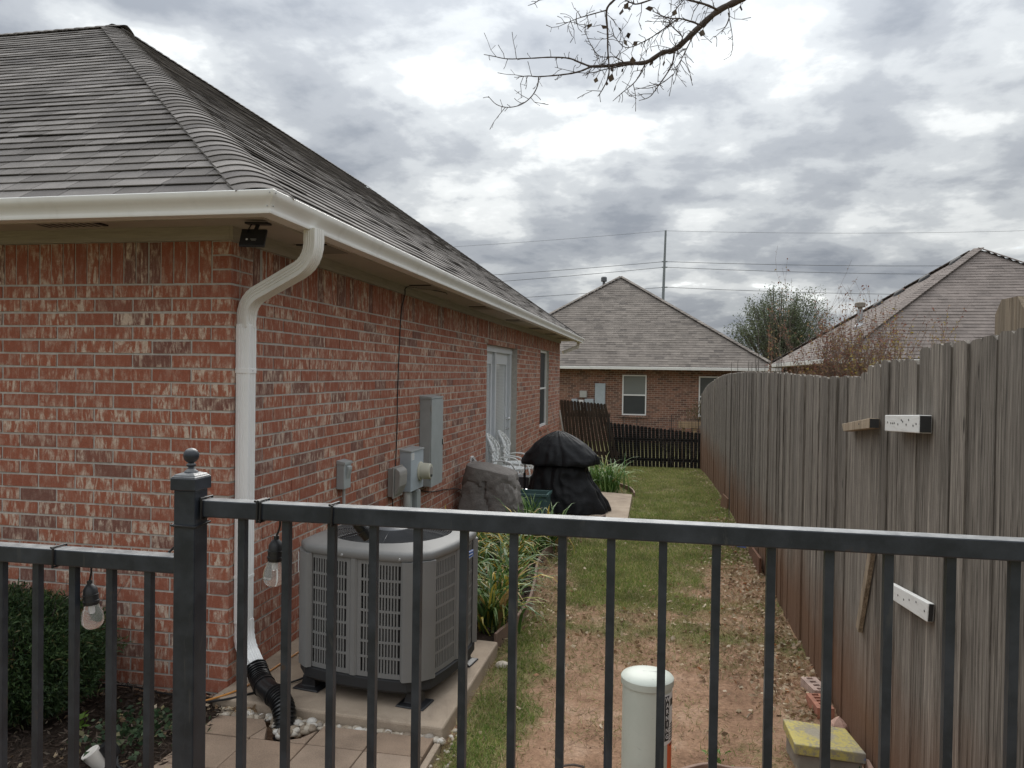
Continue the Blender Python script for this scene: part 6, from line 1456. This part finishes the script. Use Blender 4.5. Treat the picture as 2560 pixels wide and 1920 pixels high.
# ================================================================ plants in the beds
spots = [(-1.20, 5.45), (-1.55, 5.55), (-1.95, 5.6), (-1.22, 5.9), (-1.6, 6.05), (-2.05, 6.2), (-1.25, 6.4), (-1.65, 6.6), (-2.1, 6.8), (-1.3, 6.95), (-1.75, 7.15), (-1.30, 7.5), (-1.7, 7.75), (-1.22, 7.95), (-1.45, 8.3), (-1.12, 8.35), (-2.1, 7.5)]
for i, (x, y) in enumerate(spots):
    m = MB(); strap_blades(m, x + jit(.05), y + jit(.05), .02, random.randint(70, 95), .30, .66, .025, .06, (.7, 1.75))
    t = thing('daylily', 'arching strap leaved daylily with yellowing leaves in the bed behind the air conditioner', 'plant', (x, y, .02), 'daylilies in the bed behind the air conditioner'); obj('foliage', m, 'lily_leaf', t)
m = MB(); strap_blades(m, -.85, 12.7, -.04, 130, .45, .85, .026, .14, (.6, 1.3)); t = thing('daylily', 'lush green daylily clump beyond the patio slab', 'plant', (-.85, 12.7, -.04)); obj('foliage', m, 'lily_green', t)
m = MB(); strap_blades(m, -1.2, 13.2, -.06, 90, .4, .75, .026, .14, (.6, 1.3)); t = thing('daylily', 'green daylily clump half hidden behind the covered grill', 'plant', (-1.2, 13.2, -.06)); obj('foliage', m, 'lily_green', t)
m = MB(); strap_blades(m, -1.52, 9.25, .03, 34, .35, .62, .024, .05, (.5, 1.3)); t = thing('daylily', 'green daylily with long arching leaves in front of the green planter', 'plant', (-1.5, 9.25, .02)); obj('foliage', m, 'lily_green', t)
# low olive bush at the rock foot
P = rng.normal(size=(5200, 3)); P /= np.linalg.norm(P, axis=1, keepdims=True); P *= rng.uniform(.5, 1, (5200, 1)) ** .5; D = P.copy(); P = P * (.27, .22, .11) + np.array((-1.92, 8.30, .06)); P[:, 2] = np.abs(P[:, 2]); V, F = leaf_cloud(P, D + rng.normal(0, .5, P.shape), .05, .3, .2)
t = thing('olive_bush', 'low olive brown bush at the foot of the grey rock', 'bush', (-1.92, 8.35, .02)); obj('foliage', fast_mesh('foliage', V, F), 'olive_dry', t); m = MB(); [m.tube([(-1.92, 8.35, .0), (-1.92 + jit(.15), 8.35 + jit(.12), .3)], .006, 5) for _ in range(8)]; obj('stem', m, 'twig', t)
# yew by the front wall
t = thing('yew_shrub', 'dense dark green yew shrub against the front brick wall', 'shrub', (-3.5, 3.55, 0)); m = MB(); tips = []
for i in range(10): grow(m, (-3.5 + jit(.15), 3.55 + jit(.12), .0), (jit(.8), jit(.6), 1), .4, .012, 2, tips, .5, .2)
obj('stem', m, 'bark', t)
n = 15000; P = rng.normal(size=(n, 3)); P /= np.linalg.norm(P, axis=1, keepdims=True); rad = rng.uniform(.30, 1, (n, 1)) ** .45
lump = np.array([1 + .17 * mnoise.noise(Vector(p * 2.3)) + .10 * mnoise.noise(Vector(p * 5.5)) for p in P])[:, None]
D = P * (1, 1, .7) + np.array((0, 0, .35)); P = P * rad * lump * (.66, .44, .345) + np.array((-3.53, 3.53, .31)); keep = (P[:, 2] > .04) & (P[:, 1] < 3.99); P, D = P[keep], D[keep]
VV, FF, o_ = [], [], 0
for k_ in range(5):
    Pk = P + rng.normal(0, .012, P.shape); V, F = leaf_cloud(Pk, D + rng.normal(0, .75, P.shape), .034, .22, .12); VV.append(V); FF.append(F + o_); o_ += len(V)
obj('foliage', fast_mesh('foliage', np.concatenate(VV), np.concatenate(FF)), 'yew_leaf', t)
# ivy-like ground cover and sprout in the mulch
P = []
for _ in range(500): P.append((random.gauss(-2.55, .12), random.gauss(3.42, .12), random.uniform(.02, .09)))
V, F = leaf_cloud(np.array(P), rng.normal(0, 1, (len(P), 3)) + (0, 0, .5), .035, .6, .1); t = thing('ground_cover_plant', 'low dark leafy ground cover in the mulch by the fence post', 'plant', (-2.55, 3.42, .0)); obj('foliage', fast_mesh('foliage', V, F), 'ivy_leaf', t); m = MB(); [m.tube([(-2.55, 3.42, .0), (-2.55 + jit(.2), 3.42 + jit(.2), .06)], .003, 4) for _ in range(14)]; obj('stem', m, 'twig', t)
P = [(-2.91 + jit(.025), 3.45 + jit(.025), .02 + .06 * random.random()) for _ in range(14)]; V, F = leaf_cloud(np.array(P), rng.normal(0, .7, (14, 3)) + (0, 0, .8), .045, .5, .1); t = thing('sprout', 'small bright green sprout in the dark mulch', 'plant', (-2.91, 3.45, 0)); obj('foliage', fast_mesh('foliage', V, F), 'leaf_sprout', t); m = MB(); m.tube([(-2.91, 3.45, -.01), (-2.91, 3.45, .08)], .0025, 5); obj('stem', m, 'leaf_sprout', t)
for (x, y, lab) in ((.30, 3.80, 'small green weed growing beside the curved edging on bare soil'), (.09, 3.52, 'grey green weed at the foot of the pale green pedestal'), (.84, 3.70, 'green weeds in front of the painted stepping stone')):
    k_ = 60 if x != .3 else 34; sp = .05 if x != .3 else .025
    P = np.array([(x + random.gauss(0, sp), y + random.gauss(0, sp * .7), .01 + random.random() * .07) for _ in range(k_)]); V, F = leaf_cloud(P, rng.normal(0, .6, (k_, 3)) + (0, 0, .7), .035, .3, .15); t = thing('weed', lab, 'weed', (x, y, 0)); obj('foliage', fast_mesh('foliage', V, F), 'ivy_leaf' if x != .3 else 'lily_green', t); m = MB(); m.tube([(x, y, -.01), (x, y, .06)], .003, 5); obj('stem', m, 'twig', t)

# ================================================================ lawn, litter
def blades(n, region, dens, size, mat, name, lab, cat, flat=0.0, w=.10):
    x0, x1, y0, y1 = region; P = []
    tries = 0
    while len(P) < n and tries < n * 6:
        tries += 1; x = random.uniform(x0, x1); f = random.random(); y = y0 * (y1 / y0) ** f
        if x < edx(y) + .02 and 5.1 < y < 9.9: continue
        if x < -1.03 and y < 5.2: continue
        if x < -.36 and 9.9 < y < 12.2: continue
        if x < -.5 and 12.1 <= y < 13.9: continue
        if random.random() < dens(x, y): P.append((x, y, gz(x, y) + .014 * nz(x, y, 1.3) + .007 * nz(x, y, 5, 2)))
    P = np.array(P); D = rng.normal(0, .55, P.shape) + np.array((0, 0, 1 - flat)); sz = size * (1 + .0 * P[:, 0])
    V, F = leaf_cloud(P, D, size, w, .25, False); return obj(name, fast_mesh(name, V, F), mat, label=lab, cat=cat, kind='stuff')
def d_green(x, y):
    t_ = turf(x, y); return max(0, min(1, (t_ - .42) * 1.7)) * (1.0 if y > 6.0 or x < -.6 else .35) * (1 if y < 13 else .7)
def d_dry(x, y):
    t_ = turf(x, y); return max(0.02, min(1, .10 + .75 * t_ + (.35 if 5 < y < 8.5 else 0))) * (.9 if y < 9 else (.7 if y < 12 else 1.0))
blades(95000, (-1.0, .98, 3.3, 18.9), d_green, .052, 'grass_blade', 'lawn_grass', 'green lawn grass between the lily bed and the wooden fence', 'grass')
blades(80000, (-1.05, .98, 3.2, 18.9), d_dry, .05, 'grass_dry', 'dry_grass', 'dry straw coloured grass over the bare soil', 'grass', .55, .09)
def litter(pts, size, mat, name, lab, cat, asp=.6, quad=True, lift=.006):
    P = np.array([(x, y, gz(x, y) + lift + random.random() * .02 + (.03 if x < edx(y) and 5.1 < y < 9.9 else 0)) for x, y in pts]); D = rng.normal(0, 1, P.shape) * (1, 1, .28); V, F = leaf_cloud(P, D, size, asp, -.12, quad); return obj(name, fast_mesh(name, V, F), mat, label=lab, cat=cat, kind='stuff')
pts = []
for _ in range(2600): y = random.uniform(4.4, 10.5); pts.append((.98 - abs(random.gauss(0, .26)) - .0, y))
for _ in range(420): pts.append((random.uniform(-.95, .8), random.gauss(5.9, .55)))
for _ in range(330): y = random.uniform(5.2, 9.3); pts.append((edx(y) + .04 + abs(random.gauss(0, .10)), y))
for _ in range(300): y = random.uniform(5.3, 9.5); pts.append((random.uniform(-2.3, edx(y) - .05), y))
for _ in range(160): pts.append((random.uniform(-.9, .9), random.uniform(3.8, 13)))
for _ in range(260): pts.append((.98 - abs(random.gauss(0, .15)), random.uniform(10, 18)))
for _ in range(120): pts.append((random.gauss(.80, .09), random.gauss(4.75, .22)))
for _ in range(200): pts.append((random.uniform(-3.9, -2.2), random.uniform(2.9, 3.95)))
for _ in range(40): pts.append((random.uniform(-2.4, -2.1), random.uniform(3.8, 3.9)))
litter(pts, .036, 'dead_leaf', 'fallen_leaves', 'scattered dry brown and tan fallen leaves on the ground', 'leaves', .62)
pts = [(random.uniform(-4.4, -2.28), random.uniform(2.6, 3.99)) for _ in range(5200)] + [(random.uniform(-2.35, -1.05), random.uniform(5.25, 9.6)) for _ in range(2600)]
litter(pts, .045, 'mulch_chip', 'mulch_chips', 'dark shredded bark mulch in the planting beds', 'mulch', .22)
pts = [(random.uniform(-.9, .95), random.uniform(3.3, 5.8)) for _ in range(420)] + [(random.gauss(.85, .1), random.gauss(4.3, .4)) for _ in range(160)]
litter(pts, .05, 'grass_dry', 'soil_twigs', 'thin dry twigs and straw scattered on the bare red soil', 'twigs', .06)
VV.clear() if False else None
VV, FF = [], []
for _ in range(420): pebble(random.uniform(-.9, .95), random.uniform(3.3, 6.0), .0 + random.uniform(-.002, .003), random.choice((.003, .004, .006, .009)))
obj('soil_clods', fast_mesh('soil_clods', np.concatenate(VV), np.concatenate(FF)), 'lawn_soil', smooth=80, label='small crumbs of red soil on the bare ground', cat='soil', kind='stuff')
for i, (x, y, l, a_, lab) in enumerate(((-.42, 3.62, .10, .1, 'short dark stick lying on the bare soil near the pedestal'), (.50, 4.35, .07, 1.1, 'pale curled twig lying on the bare soil by the painted stone'))):
    m = MB(); m.tube(smooth_path([(x, y, .012), (x + l * .5 * math.cos(a_), y + l * .5 * math.sin(a_), .02), (x + l * math.cos(a_), y + l * math.sin(a_), .012)]), .006 if i == 0 else .004, 6); obj('stick', m, 'bark' if i == 0 else 'old_pine', label=lab, cat='stick')
